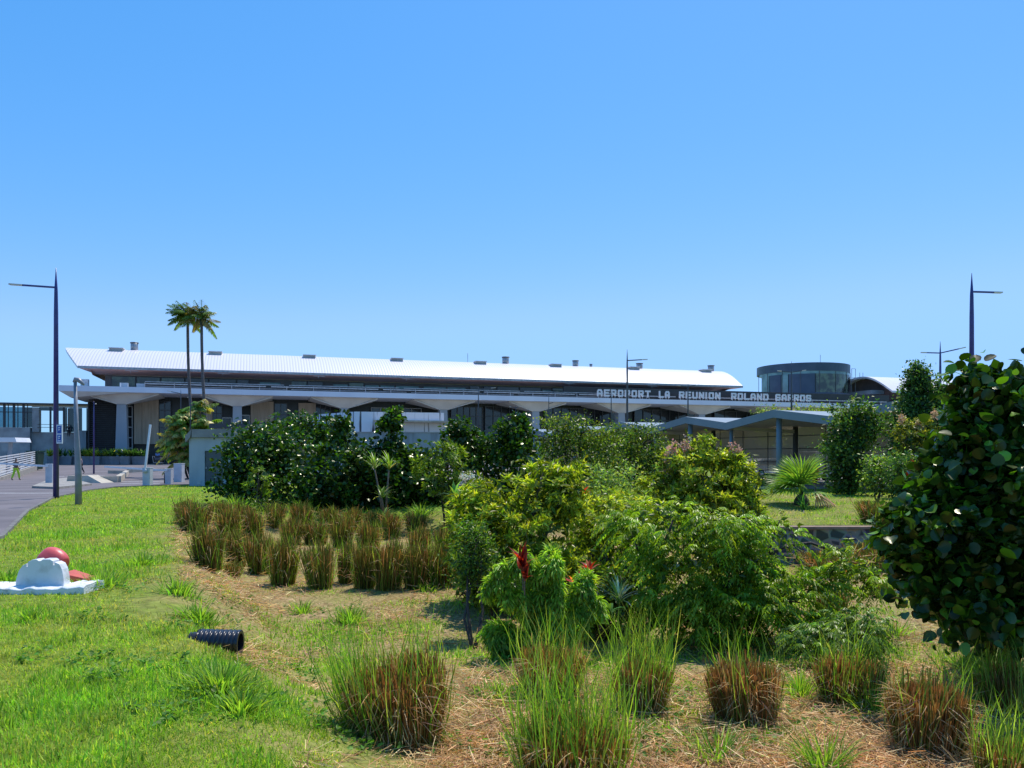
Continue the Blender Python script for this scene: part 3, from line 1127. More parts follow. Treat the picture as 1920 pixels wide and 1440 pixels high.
def make_hall():
    T = thing('vaulted_hall', 'second white vaulted hall with open arched end beside the round building', 'building', TO, TA)
    mb = MB()
    barrel(mb, lambda v: 132.5 + .8 * (1 - abs(v - 12) / 9), lambda v: 153.5, .35)
    mb.build('roof', M['roof'], T)
    zz = [(v, roof_z(v) - .36) for v in np.linspace(3.6, 20.4, 17)]
    mb = MB()
    mb.add([(134.5, v, z) for v, z in zz] + [(134.5, 20, 11.8), (134.5, 4.5, 11.8)], [tuple(range(19))])
    mb.build('gable', M['gable'], T)
    MB().box(134.6, 152, 4.4, 4.6, 12.6, 13.3).build('soffit', M['wood'], T)
    MB().box(134.6, 149, 7, 19, 2, 12.4).build('wall', M['dark_clad'], T)
    MB().box(131.5, 134.4, 7, 17, 13.2, 13.9).box(132, 134.4, 8, 16, 11.2, 11.7).build('balcony', M['steel_blue'], T)
    MB().box(133, 156, 0.4, 8, 9.9, 11.6).build('parapet', M['slate'], T)
    p = MB()
    for i in range(4):
        p.box(149.3 + i * 1.3, 149.5 + i * 1.3, 4.6, 4.8, 11.6, 13.3)
    p.build('posts', M['rail'], T)
    w = MB()
    for px in (1597, 1604, 1612, 1618):
        c = u_of(px, 14)
        w.bar((c, 14, 14), (c, 14, 18.6 if px < 1605 else 17.9), .07)
    w.bar((u_of(1597, 14), 14, 18.6), (u_of(1604, 14), 14, 18.6), .07).bar((u_of(1597, 14), 14, 16.9), (u_of(1604, 14), 14, 16.9), .07)
    w.build('antenna_frame', M['rail'], T)
    # terrace screen of slim posts between the two roofs
    S = thing('terrace_screen', 'row of pale blue glass posts on the terrace between the two roofs', 'screen', TO, TA)
    q = MB()
    for i in range(16):
        c = u_of(1338 + i * 5.6, 6)
        q.box(c, c + .12, 6, 6.1, 10.7, 12.9 if i > 6 else 12.3)
    q.build('posts', M['teal_glass'], S)
    MB().box(u_of(1338, 6), u_of(1425, 6), 6.15, 6.22, 10.7, 11.7).build('panel', M['glass_see'], S)


make_hall()


def make_side_building():
    T = thing('glazed_building', 'low teal glazed building with concrete base left of the terminal', 'building', TO, TA)
    v = 9.0
    u = lambda px: u_of(px, v)
    B = MB()
    B.box(u(-140), u(57), v - .3, v + 4, .3, 5.6)
    B.box(u(57), u(168), v + .6, v + 4, .3, 5.0)
    B.box(u(60), u(73), v, v + 1.2, 5.0, 8.3)
    B.box(u(126), u(130), v + .3, v + 1.2, 5.0, 8.3)
    B.build('wall', M['concrete'], T)
    MB().box(u(145), u(167), v - 2, v + .5, 2.4, 5.2).build('stair_block', M['greygreen'], T)
    MB().box(u(-140), u(172), v - .4, v + 4.2, 8.7, 8.9).build('roof', M['steel_dark'], T)
    MB().box(u(-140), u(-60), v + 1.5, v + 4, 5.6, 8.6).build('inner_wall', M['slate'], T)
    fr = MB()
    x = u(-140)
    for px in list(range(-138, 60, 9)):
        w = .07 if (px // 9) % 2 else .28
        fr.box(u(px), u(px) + w, v - .1, v + .1, 5.6, 8.7)
    fr.box(u(-140), u(60), v - .12, v + .12, 7.6, 7.7)
    fr.box(u(60), u(172), v - .12, v + .12, 8.35, 8.45)
    for px in (93, 102, 118):
        fr.box(u(px), u(px) + .22, v - .1, v + .1, 5.0, 8.4)
    fr.box(u(70), u(130), v - .1, v, 6.0, 6.06).box(u(70), u(130), v - .1, v, 5.6, 5.66)
    fr.build('frame', M['steel_dark'], T)
    for a, b, m in ((-140, 46, 'glass_see'), (46.5, 60, 'glass_dim'), (118, 126, 'glass_dim'), (130, 154, 'glass_dim'), (162, 172, 'glass_dim')):
        MB().box(u(a), u(b), v - .03, v + .03, 5.62 if a < 60 else 5.02, 8.32).build('pane', M[m], T)
    MB().box(u(74), u(118), v - .04, v + .02, 7.9, 8.33).build('pane', M['glass_dim'], T)
    # bench-like stair rail with leaves of light on the corner
    # shelter in front
    p = at(20, 829, 72)
    S = thing('bus_shelter', 'white flat roofed shelter beside the louvred fence', 'shelter', (p.x, p.y, 0))
    MB().hexa([(-6, -.6, 3.05), (.9, -.6, 3.0), (.9, 1.6, 3.0), (-6, 1.6, 3.05)], [(-6, -.6, 3.42), (.75, -.6, 3.4), (.75, 1.6, 3.4), (-6, 1.6, 3.42)]).build('roof', M['white_metal'], S)
    for x in (-4.5, -.3):
        MB().bar((x - .3, .5, .0), (x, .5, 3.02), .25).build('post', M['column_concrete'], S)
    return T


make_side_building()


# ------------------------------------------------------------------ block houses in the middle
def make_blocks():
    D = 46.5
    x0 = (352 - 960) * D / F
    T = thing('utility_house', 'small blue grey concrete utility house with dark metal door and sloped roof corner', 'building', (x0, D, 0))
    w, d, h = 5.4, 5, 2.82
    wl = MB()
    dx0, dx1, dh = .98, 2.05, 2.05
    wl.box(.08, dx0, 0, .2, -.2, h).box(dx1, w, 0, .2, -.2, h).box(dx0, dx1, 0, .2, dh, h).box(.08, .28, .2, d, -.2, h).box(w - .2, w, .2, d, -.2, h).box(.28, w - .2, d - .2, d, -.2, h)
    wl.build('wall', M['block_grey'], T)
    MB().add([(-.05, -.22, 2.55), (.22, -.22, 2.823), (.22, d + .2, 2.823), (-.05, d + .2, 2.55), (-.08, -.22, 2.9), (.3, -.22, 3.3), (.3, d + .2, 3.3), (-.08, d + .2, 2.9)],
             [(0, 3, 2, 1), (4, 5, 6, 7), (0, 1, 5, 4), (1, 2, 6, 5), (2, 3, 7, 6), (3, 0, 4, 7)]).box(.301, w + .2, -.2, d + .2, 2.83, 3.3).build('roof', M['block_cap'], T)
    do = MB().box(dx0 + .03, dx1 - .03, .06, .12, -.1, dh - .03).build('door', M['door_grey'], T)
    MB().box(dx0 + .06, dx0 + .12, .0, .06, 1.0, 1.12).build('handle', M['rail'], do)
    MB().box(.55, .75, -.02, 0, .1, .32).build('vent_grille', M['frame'], T)
    # low roof behind it
    p = at(470, 792, 58)
    L = thing('low_roof_building', 'low dark roofed building behind the blue grey utility house', 'building', (p.x, 58, 0))
    MB().box(-2.6, 3.2, 0, 4, 0, 3.75).build('wall', M['greygreen'], L)
    MB().box(-2.9, 3.5, -.3, 4.3, 3.76, 4.1).build('roof', M['steel_dark'], L)
    # streaked concrete block
    W = thing('concrete_annex', 'pale streaked concrete annex with thin slab awning in front of the terminal', 'building', (-11.75, 60, 0))
    l = (-4.6, 4.8)
    r = (6.5, 1.7)
    dn = (-2, 6)
    zt = 5.08
    b = [(0, 0, 0), (r[0], r[1], 0), (r[0] + dn[0], r[1] + dn[1], 0), (l[0], l[1], 0)]
    MB().hexa([(x, y, 3.6) for x, y, z in b], [(x, y, zt) for x, y, z in b]).hexa(
        [(0.003, 0.003, 0), (1.6, .43, 0), (0, 6.4, 0), (l[0], l[1], 0)], [(0.003, 0.003, 3.598), (1.6, .43, 3.598), (0, 6.4, 3.598), (l[0], l[1], 3.598)]).build('wall', M['streaked'], W)
    MB().hexa([(1.7, 1.4, 0), (r[0], 2.7, 0), (r[0] - 1, 6, 0), (1.7, 6, 0)], [(1.7, 1.4, 3.59), (r[0], 2.7, 3.59), (r[0] - 1, 6, 3.59), (1.7, 6, 3.59)]).build('recessed_wall', M['beige'], W)
    for i, x in enumerate((4.5, 5.2)):
        y = 1.4 + (x - 1.7) * (1.3 / 4.8)
        f = MB().box(x, x + .6, y - .06, y + .3, 3.0, 3.08).box(x, x + .6, y - .06, y + .3, 3.4, 3.48).box(x, x + .07, y - .05, y + .3, 2.6, 3.4).build('window', M['frame'], W)
        MB().box(x + .05, x + .6, y - .04, y + .2, 2.6, 3.4).build('pane', M['dark_glass'], f)
    MB().hexa([(1.5, -.8, 4.28), (8.3, 1.0, 4.28), (8.0, 2.6, 4.28), (1.5, .9, 4.28)], [(1.5, -.8, 4.42), (8.3, 1.0, 4.42), (8.0, 2.6, 4.42), (1.5, .9, 4.42)]).build('awning', M['beige'], W)
    Wf = MB()
    Wf.box(-.3, 6.75, -3.1, -2.9, 0, 3.4)
    Wf.build('front_wall', M['greygreen'], W)
    MB().box(-.35, 6.8, -3.15, -2.85, 3.403, 3.47).build('coping', M['concrete'], W)


make_blocks()


# ------------------------------------------------------------------ lamps
def lamp(px, top_py, D, arms, label, h=None, m='navy', r=.09, head='lamp_lens', group='slender street lamps with spiked tops', armpy=None):
    base = onground(px, D)
    top = at(px, top_py, D).z
    H = top - base.z
    T = thing('street_lamp', label, 'street lamp', base, group=group)
    MB().tube([(0, 0, -.1), (0, 0, H * .8), (0, 0, H * .9), (0, 0, H)], [r, r * .75, r * .6, .01], 10).build('pole', M[m], T)
    for (ax, ay, z) in arms:
        zt = at(px, z[0], D).z - base.z
        ze = at(px, z[1], D).z - base.z
        a, b = Vector((0, 0, zt)), Vector((ax, ay, ze))
        e = a.lerp(b, .72)
        MB().bar(a, e, .07, .07).build('arm', M[m if m != 'navy' else 'navy'], T)
        MB().bar(e, b, .16, .06).build('lamp_head', M[head], T)
    return T


g3 = lambda px, px2, D: (px2 - px) * D / F
lamp(105, 502, 33.2, [(g3(105, 18, 33.2), 0, (539, 533))], 'tall dark blue street lamp with one arm, at the road edge on the left', r=.115)
lamp(1822, 512, 34, [(g3(1822, 1886, 34), .3, (547, 546))], 'tall blue street lamp with one arm to the right, behind the big leafed bush', r=.12)
lamp(1763, 640, 54, [(g3(1763, 1727, 54), 0, (662, 661)), (g3(1763, 1803, 54), -.5, (662, 653))], 'blue two armed street lamp beside the tall pointed tree', r=.1)
lamp(1484, 677, 66, [(g3(1484, 1458, 66), 0, (698, 695)), (g3(1484, 1511, 66), 0, (698, 694))], 'dark two armed street lamp in front of the round building', r=.09, m='lamp_dark')
lamp(1176, 655, 58, [(g3(1176, 1215, 58), .3, (676, 673))], 'dark street lamp with one arm in front of the letter P of AEROPORT', r=.09, m='lamp_dark')
lamp(1290, 714, 82, [(g3(1290, 1271, 82), 0, (725, 723)), (g3(1290, 1310, 82), 0, (725, 721))], 'dark two armed street lamp in front of the word REUNION', r=.09, m='lamp_dark')
lamp(1146, 732, 93, [(g3(1146, 1138, 93), 0, (735, 735))], 'thin dark street lamp in front of the first R of AEROPORT', r=.08, m='lamp_dark')
lamp(897, 726, 90, [(g3(897, 930, 90), 0, (729, 727))], 'thin dark street lamp with one arm in the middle of the canopy front', r=.08, m='lamp_dark')
lamp(1029, 735, 92, [(g3(1029, 1040, 92), 0, (757, 754))], 'thin dark street lamp just right of the middle terminal column', r=.06, m='lamp_dark')
lamp(967, 757, 88, [(g3(967, 955, 88), 0, (765, 762)), (g3(967, 974, 88), 0, (765, 762))], 'short two armed street lamp behind the glossy dark shrubs', r=.05, m='lamp_dark')
lamp(339, 728, 84, [(g3(339, 314, 84), 0, (738, 733))], 'thin dark street lamp with one arm left of the twin palms', r=.07, m='lamp_dark')
lamp(357, 735, 60, [(g3(357, 352, 60), 0, (745, 745))], 'thin dark pole lamp rising through the bushy palm', r=.05, m='lamp_dark')
lamp(176, 752, 74, [(g3(176, 180, 74), 0, (758, 757))], 'thin dark lamp post on the forecourt in front of the louvred wall', r=.08, m='navy')

# leaning grey lamp
def grey_lamp():
    b = gpt(147, 947)
    T = thing('street_lamp', 'shorter grey lamp post leaning slightly on the lawn beside the blue one', 'street lamp', b)
    D = b.y
    tp = at(141, 716, D) - b
    MB().tube([(0, 0, -.1), (0, 0, 1.2), tp * .6, tp], [.115, .11, .08, .055], 12).build('pole', M['lamp_grey'], T)
    h = MB()
    h.tube([tp + Vector((-.05, 0, -.02)), tp + Vector((.02, 0, .09)), tp + Vector((.12, 0, .07)), tp + Vector((.33, -.03, -.1))], [.05, .09, .09, .04], 8)
    h.build('lamp_head', M['lamp_grey'], T)
    S = at(112, 814, 33.05)
    s = thing('parking_sign', 'narrow blue and white information sign fixed to the tall blue lamp pole', 'sign', S)
    w, hh = .12, .39
    f = MB().box(-w, w, -.03, .02, -hh, hh).build('board', M['white_metal'], s)
    for z0, z1 in ((.03, .34), (-.33, -.02)):
        p = MB().box(-w + .035, w - .035, -.036, -.031, z0, z1).build('blue_panel', M['blue_sign'], s)
        zc = (z0 + z1) / 2
        q = MB()
        q.box(-.04, .04, -.041, -.037, z1 - .09, z1 - .05)
        q.add([(-.03, -.041, zc - .05), (.035, -.041, zc), (-.03, -.041, zc + .05)], [(0, 1, 2)])
        if z0 < 0:
            q.box(-.06, .06, -.041, -.037, z0 + .03, z0 + .07)
        q.build('marks', M['white_metal'], p)


grey_lamp()


# ------------------------------------------------------------------ barriers, cabinets, low walls, fence, bin, planters
def make_forecourt():
    def cabinet(px, py, wpx, hpx, label, name='barrier_cabinet', m='cabinet', arm=None, upright=None):
        b = gpt(px, py)
        s = b.y / F
        T = thing(name, label, 'cabinet' if arm is None and upright is None else 'barrier', b)
        w, h = wpx * s, hpx * s
        c = MB().box(-w / 2, w / 2, -w / 2, w / 2, -.05, h)
        bevel(c.build('cabinet', M[m], T), .02)
        MB().box(-w * .52, w * .52, -w * .52, w * .52, h + .001, h + .04).build('lid', M['white_metal'], T)
        if arm:
            e = at(arm[0], arm[1], b.y) - b
            MB().bar((0, -w * .6, h * .92), e, .06, .11).build('arm', M['white_metal'], T)
        if upright:
            e = at(upright[0], upright[1], b.y) - b
            MB().bar((-w * .1, -w * .6, h * .85), e, .1, .1).build('arm', M['white_metal'], T)
            MB().tube([(-w * .1, -w * .75, h * .85), (-w * .1, -w * .5, h * .85)], .13, 12).build('hub', M['cabinet'], T)
        return T
    cabinet(95, 909, 13, 38, 'barrier post behind the blue lamp pole with its arm lowered to the left', arm=(-30, 867))
    cabinet(277, 912, 14, 34, 'barrier post at the lawn edge with its white arm raised upright', upright=(282, 796))
    cabinet(317, 908, 11, 28, 'barrier post with a long lowered arm, right of the raised barrier', arm=(196, 875))
    cabinet(336, 904, 15, 34, 'plain white control box beside the utility house', name='control_box')
    b = gpt(309, 907)
    T = thing('bollard', 'short dark bollard between the two barrier posts', 'bollard', b)
    MB().tube([(0, 0, -.05), (0, 0, .66)], .055, 10).build('post', M['steel_dark'], T)
    MB().tube([(0, 0, .661), (0, 0, .69)], .06, 10).build('cap', M['frame'], T)
    # traffic island
    P = [gpt(60, 916), gpt(108, 918), gpt(172, 911), gpt(128, 899), gpt(92, 902)]
    n = len(P)
    mb = MB().add([(p.x, p.y, -.05) for p in P] + [(p.x, p.y, .13) for p in P], [tuple(range(n, 2 * n))] + [(i, (i + 1) % n, (i + 1) % n + n, i + n) for i in range(n)])
    tag(mb.build('traffic_island', M['kerb']), 'pale raised kerbed traffic island at the foot of the barrier', 'traffic island')
    # low concrete walls
    def low(pts, h, label, wthick=.3):
        T = thing('low_wall', label, 'wall', (pts[0].x, pts[0].y, 0), group='low pale concrete walls on the forecourt')
        mb = MB()
        o = pts[0]
        for a, b in zip(pts[:-1], pts[1:]):
            a2, b2 = a - o, b - o
            a2.z = b2.z = h / 2 - .03
            mb.bar(a2, b2, wthick, h + .05)
        mb.build('wall', M['beige_wall'], T)
    low([gpt(150, 905), gpt(222, 904.6), gpt(238, 889), gpt(205, 888)], .42, 'pale low concrete wall with an angled corner in the middle of the forecourt', .34)
    low([gpt(240, 887), gpt(322, 883)], .5, 'pale low concrete wall behind the raised barrier', .3)
    a, b = gpt(124, 906), gpt(166, 908)
    T = thing('wall_ramp', 'pale wedge shaped concrete block on the traffic island', 'block', a)
    w = b.x - a.x
    MB().add([(0, 0, 0), (w, -.4, 0), (w, 1.2, 0), (0, 1.6, 0), (.1, 0, .48), (w * .55, 0, .5), (w * .55, 1.3, .5), (.1, 1.6, .48)],
             [(3, 2, 1, 0), (4, 5, 6, 7), (0, 1, 5, 4), (1, 2, 6, 5), (2, 3, 7, 6), (3, 0, 4, 7)]).build('block', M['beige_wall'], T)
    # louvred fence rising along the ramp
    A, B = Vector((-35.8, 55, 0)), Vector((-50.5, 85.5, 0))
    T = thing('louvred_fence', 'low fence of long white slats climbing along the ramp at far left', 'fence', A)
    sl = MB()
    for i in range(8):
        z0 = .25 + i * .19
        z1 = .95 + i * .19
        sl.bar((0, 0, z0), (B.x - A.x, B.y - A.y, z1), .05, .085)
    sl.build('slats', M['white_metal'], T)
    for t in np.linspace(0, 1, 9):
        MB().box(t * (B.x - A.x) - .12, t * (B.x - A.x) - .04, t * (B.y - A.y) - .04, t * (B.y - A.y) + .04, 0, 1.68 + .7 * t).build('post', M['steel_dark'], T)
    # plinth of that ramp
    q = MB()
    dx, dy = B.x - A.x, B.y - A.y
    q.hexa([(.2, 0, -.1), (.2 + dx, dy, -.1), (dx - 6, dy, -.1), (-6, 0, -.1)], [(.2, 0, .14), (.2 + dx, dy, .86), (dx - 6, dy, .86), (-6, 0, .14)])
    tag(q.build('ramp', M['kerb'], None, A), 'pale concrete ramp under the louvred fence', 'ramp', kind='structure')
    # bin
    b = onground(67, 82)
    T = thing('wheeled_bin', 'large dark green wheeled bin at the end of the louvred fence', 'bin', b)
    bevel(MB().hexa([(-.45, -.5, .12), (.45, -.5, .12), (.45, .5, .12), (-.45, .5, .12)], [(-.58, -.6, 1.85), (.58, -.6, 1.85), (.58, .6, 1.85), (-.58, .6, 1.85)]).build('body', M['green_plastic'], T), .06)
    MB().box(-.62, .62, -.65, .65, 1.86, 2.0).build('lid', M['green_plastic'], T)
    for s in (-1, 1):
        MB().tube([(s * .3, -.45, .1), (s * .42, -.45, .1)], .1, 10).build('wheel', M['tyre'], T)
    MB().box(-.12, .12, -.62, -.58, .9, 1.5).build('sticker', M['white_metal'], T)
    # planters
    gs = [(-1, .0, .0)]
    rgp = np.random.default_rng(3)
    spots = [(101, 100.2, 1.4, 'y'), (122, 100.8, 2.2, 'g'), (150, 101.2, 1.6, 'g'), (163, 100.6, 1.6, 'y'), (181, 100.4, 1.2, 'y'), (201, 101, 2.0, 'y'), (218, 100.6, 1.4, 'g'), (236, 100.3, 1.2, 'g'), (246, 101.4, 1.4, 'g'), (262, 100.8, 1.8, 'g')]
    wordy = ['leftmost', 'second from left', 'third from left', 'fourth from left', 'fifth from left', 'sixth from left', 'seventh from left', 'eighth from left', 'ninth from left', 'rightmost']
    for i, (px, D, w, c) in enumerate(spots):
        x = (px - 960) * D / F
        cc = {'y': 'with yellow green leaves', 'g': 'with dark green palm leaves'}[c]
        T = thing('planter', 'box planter %s, %s of the terminal row' % (cc, wordy[i]), 'planter', (x, D, .66), group='planters in front of the terminal')
        bevel(MB().hexa([(-w * .43, -.4, 0), (w * .43, -.4, 0), (w * .43, .4, 0), (-w * .43, .4, 0)], [(-w * .5, -.45, 1.05), (w * .5, -.45, 1.05), (w * .5, .45, 1.05), (-w * .5, .45, 1.05)]).build('box', M['planter'], T), .03)
        lb = LB()
        colr = (.1, .14, .02) if c == 'y' else (.03, .075, .02)
        for k in range(5):
            rosette(lb, rgp, (rgp.uniform(-w * .4, w * .4), rgp.uniform(-.3, .3), 1.05), 26, 1.15, .12, colr, .45, (.3, .3, .06), .4 if c == 'y' else .05)
        lb.build('foliage', M['leaf'], T)


make_forecourt()


# ------------------------------------------------------------------ people
def skin_mesh(name, m, parent, joints, edges, radii):
    me = bpy.data.meshes.new(name)
    me.from_pydata(joints, edges, [])
    o = link(bpy.data.objects.new(name, me), parent)
    me.materials.append(m)
    sk = o.modifiers.new('skin', 'SKIN')
    me.skin_vertices.new() if not me.skin_vertices else None
    sv = me.skin_vertices[0].data
    for i, r in enumerate(radii):
        sv[i].radius = (r, r) if not isinstance(r, tuple) else r
    sv[0].use_root = True
    ss = o.modifiers.new('sub', 'SUBSURF')
    ss.levels = ss.render_levels = 1
    return o


def person(label, loc, rz, top, bottom, step=.25, arm=.1, h=1.72, sc=1.0, seated=False, group=None):
    T = thing('person', label, 'person', loc, rz, group)
    T.scale = (sc * h / 1.72,) * 3
    s = step
    J = [(0, 0, .95), (0, 0, 1.2), (0, 0, 1.42), (0, 0, 1.5), (0, -.01, 1.58), (0, -.015, 1.68),            # pelvis..head
         (-.1, 0, .9), (-.1, -s * .6, .5), (-.1, -s * .75, .08), (-.1, -s * .75 - .16, .03),
         (.1, 0, .9), (.1, s * .5, .48), (.1, s * 1.1, .1), (.1, s * 1.1 - .15, .03),
         (-.19, 0, 1.38), (-.24, arm, 1.1), (-.25, -arm * .5, .86), (-.25, -arm * .8, .76),
         (.19, 0, 1.38), (.24, -arm, 1.1), (.25, -arm * 2.2, .88), (.25, -arm * 2.8, .8)]
    E = [(0, 1), (1, 2), (2, 3), (3, 4), (4, 5), (0, 6), (6, 7), (7, 8), (8, 9), (0, 10), (10, 11), (11, 12), (12, 13), (2, 14), (14, 15), (15, 16), (16, 17), (2, 18), (18, 19), (19, 20), (20, 21)]
    Rr = [.12, .12, .13, .055, .085, .08, .08, .055, .04, .035, .08, .055, .04, .035, .055, .042, .032, .028, .055, .042, .032, .028]
    skin_mesh('body', M['skin'], T, J, E, Rr)
    tj = [(0, 0, .92), (0, 0, 1.2), (0, 0, 1.41), (-.19, 0, 1.39), (-.235, arm * .8, 1.14), (.19, 0, 1.39), (.235, -arm * .8, 1.14)]
    skin_mesh('shirt', M[top], T, tj, [(0, 1), (1, 2), (2, 3), (3, 4), (2, 5), (5, 6)], [(.17, .13), (.16, .13), (.16, .12), .075, .06, .075, .06])
    bj = [(0, 0, .97), (-.1, 0, .88), (-.1, -s * .6, .5), (-.1, -s * .75, .14), (.1, 0, .88), (.1, s * .5, .48), (.1, s * 1.05, .16)]
    skin_mesh('trousers', M[bottom], T, bj, [(0, 1), (1, 2), (2, 3), (0, 4), (4, 5), (5, 6)], [(.15, .12), .1, .078, .06, .1, .078, .06])
    skin_mesh('hair', M['hair'], T, [(0, .02, 1.64), (0, .01, 1.73)], [(0, 1)], [.09, .075])
    return T


person('person in grey top and bright yellow green work trousers walking by the louvred fence', onground(30, 57.5), R(170), 'cloth_grey', 'hivis', .3, h=1.58)
person('person in lilac grey shirt and dark trousers walking behind the leaning grey post', onground(152, 74), R(-70), 'cloth_lilac', 'cloth_dark', .28, h=1.6)
person('person in a light blue shirt standing in the shade before the terminal doors', Vector((-45.2, 102, .66)), R(20), 'cloth_blue', 'cloth_dark', .1)
person('person in a yellow shirt standing behind the one in blue', Vector((-46.2, 105.5, .66)), R(0), 'cloth_yellow', 'cloth_dark', .1, h=1.85)
person('person in grey pushing a loaded luggage trolley', Vector((-43.6, 101.4, .66)), R(60), 'cloth_grey', 'cloth_dark', .25, .25)
person('person in dark clothes leaning at the parapet of the glazed building', TO + UD * u_of(131, 9) + VD * 8.3 + Vector((0, 0, 4.35)), R(30), 'cloth_dark', 'cloth_dark', .05, .2)
MBt = MB()
tr = thing('luggage_trolley', 'luggage trolley stacked with dark suitcases', 'trolley', (-44.6, 100.9, .66))
MB().box(-.5, .5, -.3, .3, .2, .26).bar((-.5, -.28, .25), (-.62, -.28, 1.05), .04).bar((-.5, .28, .25), (-.62, .28, 1.05), .04).bar((-.62, -.3, 1.05), (-.62, .3, 1.05), .05).build('frame', M['rail'], tr)
for s in (-1, 1):
    MB().tube([(.3, s * .25, .1), (.3, s * .3, .1)], .1, 10).build('wheel', M['tyre'], tr)
MB().tube([(-.4, -.03, .1), (-.4, .03, .1)], .1, 10).build('wheel', M['tyre'], tr)
for i, (z0, z1) in enumerate(((.27, .6), (.61, .9), (.91, 1.15))):
    su = bevel(MB().box(-.42 + i * .05, .42 - i * .06, -.25, .25, z0, z1).build('suitcase', M['luggage'] if i != 1 else M['cloth_grey'], None, tr.location), .04)
    tag(su, ['large black suitcase at the bottom of the trolley', 'grey suitcase in the middle of the trolley stack', 'small black bag on top of the trolley stack'][i], 'suitcase', 'suitcases on the luggage trolley')


# ------------------------------------------------------------------ car park canopy on the right
def make_carport():
    O = Vector((17.0, 35.0, 0))
    bay = Vector((-3.05, 7.5, 0))
    dep = Vector((bay.y, -bay.x, 0)).normalized()
    T = thing('car_park_canopy', 'grey folded roof canopy over the car park with steel columns', 'canopy', O)
    HP, HV, Lp = 4.19, 3.66, 11.0
    prof = []
    for k in np.arange(-1.5, 6.01, .5):
        z = HP if abs(k - round(k)) < .01 else HV
        prof.append((bay * float(k), z))
    top, fas, sof = MB(), MB(), MB()
    for (a, za), (b, zb) in zip(prof[:-1], prof[1:]):
        a0, b0 = a + Vector((0, 0, za)), b + Vector((0, 0, zb))
        a1, b1 = a0 + dep * Lp, b0 + dep * Lp
        t = Vector((0, 0, -.14))
        top.add([a0, b0, b1, a1], [(0, 3, 2, 1)])
        s0, s1, s2, s3 = a0 + t + dep * .1, b0 + t + dep * .1, b1 + t, a1 + t
        sof.add([s0, s1, s2, s3], [(0, 1, 2, 3)])
        w = dep * .09
        z = Vector((0, 0, -.4))
        fas.add([a0 - w + z, b0 - w + z, b0 + w + z, a0 + w + z, a0 - w + Vector((0, 0, .02)), b0 - w + Vector((0, 0, .02)), b0 + w + Vector((0, 0, .02)), a0 + w + Vector((0, 0, .02))],
                [(0, 3, 2, 1), (4, 5, 6, 7), (0, 1, 5, 4), (1, 2, 6, 5), (2, 3, 7, 6), (3, 0, 4, 7)])
    top.build('roof', M['steel_blue'], T)
    sof.build('soffit', M['soffit_brown'], T)
    fas.build('fascia', M['steel_blue'], T)
    for k in np.arange(-1, 6.01, .5):
        z = HP if abs(k - round(k)) < .01 else HV
        p = bay * float(k) + dep * .3
        if z == HP or k > 1:
            MB().tube([(p.x, p.y, -.1), (p.x, p.y, z - .39)], .15 if z == HP else .1, 10).build('column', M['steel_blue'], T)
        if z != HP:
            q = bay * float(k) + dep * 5.0
            MB().tube([(q.x, q.y, -.1), (q.x, q.y, HV - .15)], .15, 10).build('column', M['steel_dark'], T)
            # sagging cross beam toward the inner column
            MB().bar(bay * float(k) + dep * .4 + Vector((0, 0, HV - .3)), q + Vector((0, 0, HV - .45)), .12, .2).build('beam', M['soffit_brown'], T)
    # mesh screen along the back
    S = thing('mesh_screen', 'tall brown mesh screen with dark rails along the back of the canopy', 'screen', O)
    d0 = dep * 8.6
    for k in range(-2, 7):
        a, b = d0 + bay * k, d0 + bay * (k + 1)
        MB().add([a + Vector((0, 0, .75)), b + Vector((0, 0, .75)), b + Vector((0, 0, HV + .1)), a + Vector((0, 0, HV + .1))], [(0, 1, 2, 3)]).build('mesh_panel', M['screen'], S)
    r = MB()
    for z in (.75, 1.35, 2.25, 3.1):
        r.bar(d0 - bay * 2 + Vector((0, 0, z)) - dep * .03, d0 + bay * 7 + Vector((0, 0, z)) - dep * .03, .05, .05)
    r.build('rails', M['steel_dark'], S)
    p = MB()
    for k in np.arange(-2, 7.01, 1 / 3):
        a = d0 + bay * float(k) - dep * .02
        p.bar(a, a + Vector((0, 0, HV)), .04)
    p.build('posts', M['steel_dark'], S)
    return O, bay, dep


CO, CBAY, CDEP = make_carport()


def car(label, loc, rz, m, van=False):
    T = thing('parked_car', label, 'car', loc, rz, 'cars parked behind the mesh screen')
    h = 1.45 if not van else 1.95
    pr = [(-2.1, .35), (-2.1, .8), (-1.9, .95), (-1.1, 1.0), (-.5, h), (1.2, h), (1.9, 1.0), (2.15, .9), (2.15, .35)] if not van else [(-2.3, .35), (-2.3, 1.0), (-1.8, 1.1), (-1.2, h), (2.2, h), (2.3, .35)]
    n = len(pr)
    V = [(x, -.82 if z > .96 else -.88, z) for x, z in pr] + [(x, .82 if z > .96 else .88, z) for x, z in pr]
    bevel(MB().add(V, [tuple(range(n))[::1], tuple(range(2 * n - 1, n - 1, -1))] + [(i, i + n, (i + 1) % n + n, (i + 1) % n) for i in range(n)]).build('body', M[m], T), .05)
    for s in (-1, 1):
        MB().add([(-.95, s * .885, 1.0), (1.55, s * .885, 1.0), (1.05, s * .835, h - .1), (-.45, s * .835, h - .1)], [(0, 1, 2, 3)]).build('side_window', M['dark_glass'], T)
        for x in (-1.35, 1.35):
            w = MB().tube([(x, s * .72, .32), (x, s * .9, .32)], .32, 16).build('wheel', M['tyre'], T)
            MB().tube([(x, s * .9, .32), (x, s * .91, .32)], .19, 12).build('rim', M['rail'], w)
        MB().box(-2.12, -2.09, s * .62 - .13, s * .62 + .13, .68, .8).build('headlight', M['lamp_lens'], T)
    MB().add([(-1.13, -.7, 1.03), (-1.13, .7, 1.03), (-.56, .66, h - .03), (-.56, -.66, h - .03)], [(0, 1, 2, 3)]).build('windscreen', M['dark_glass'], T)


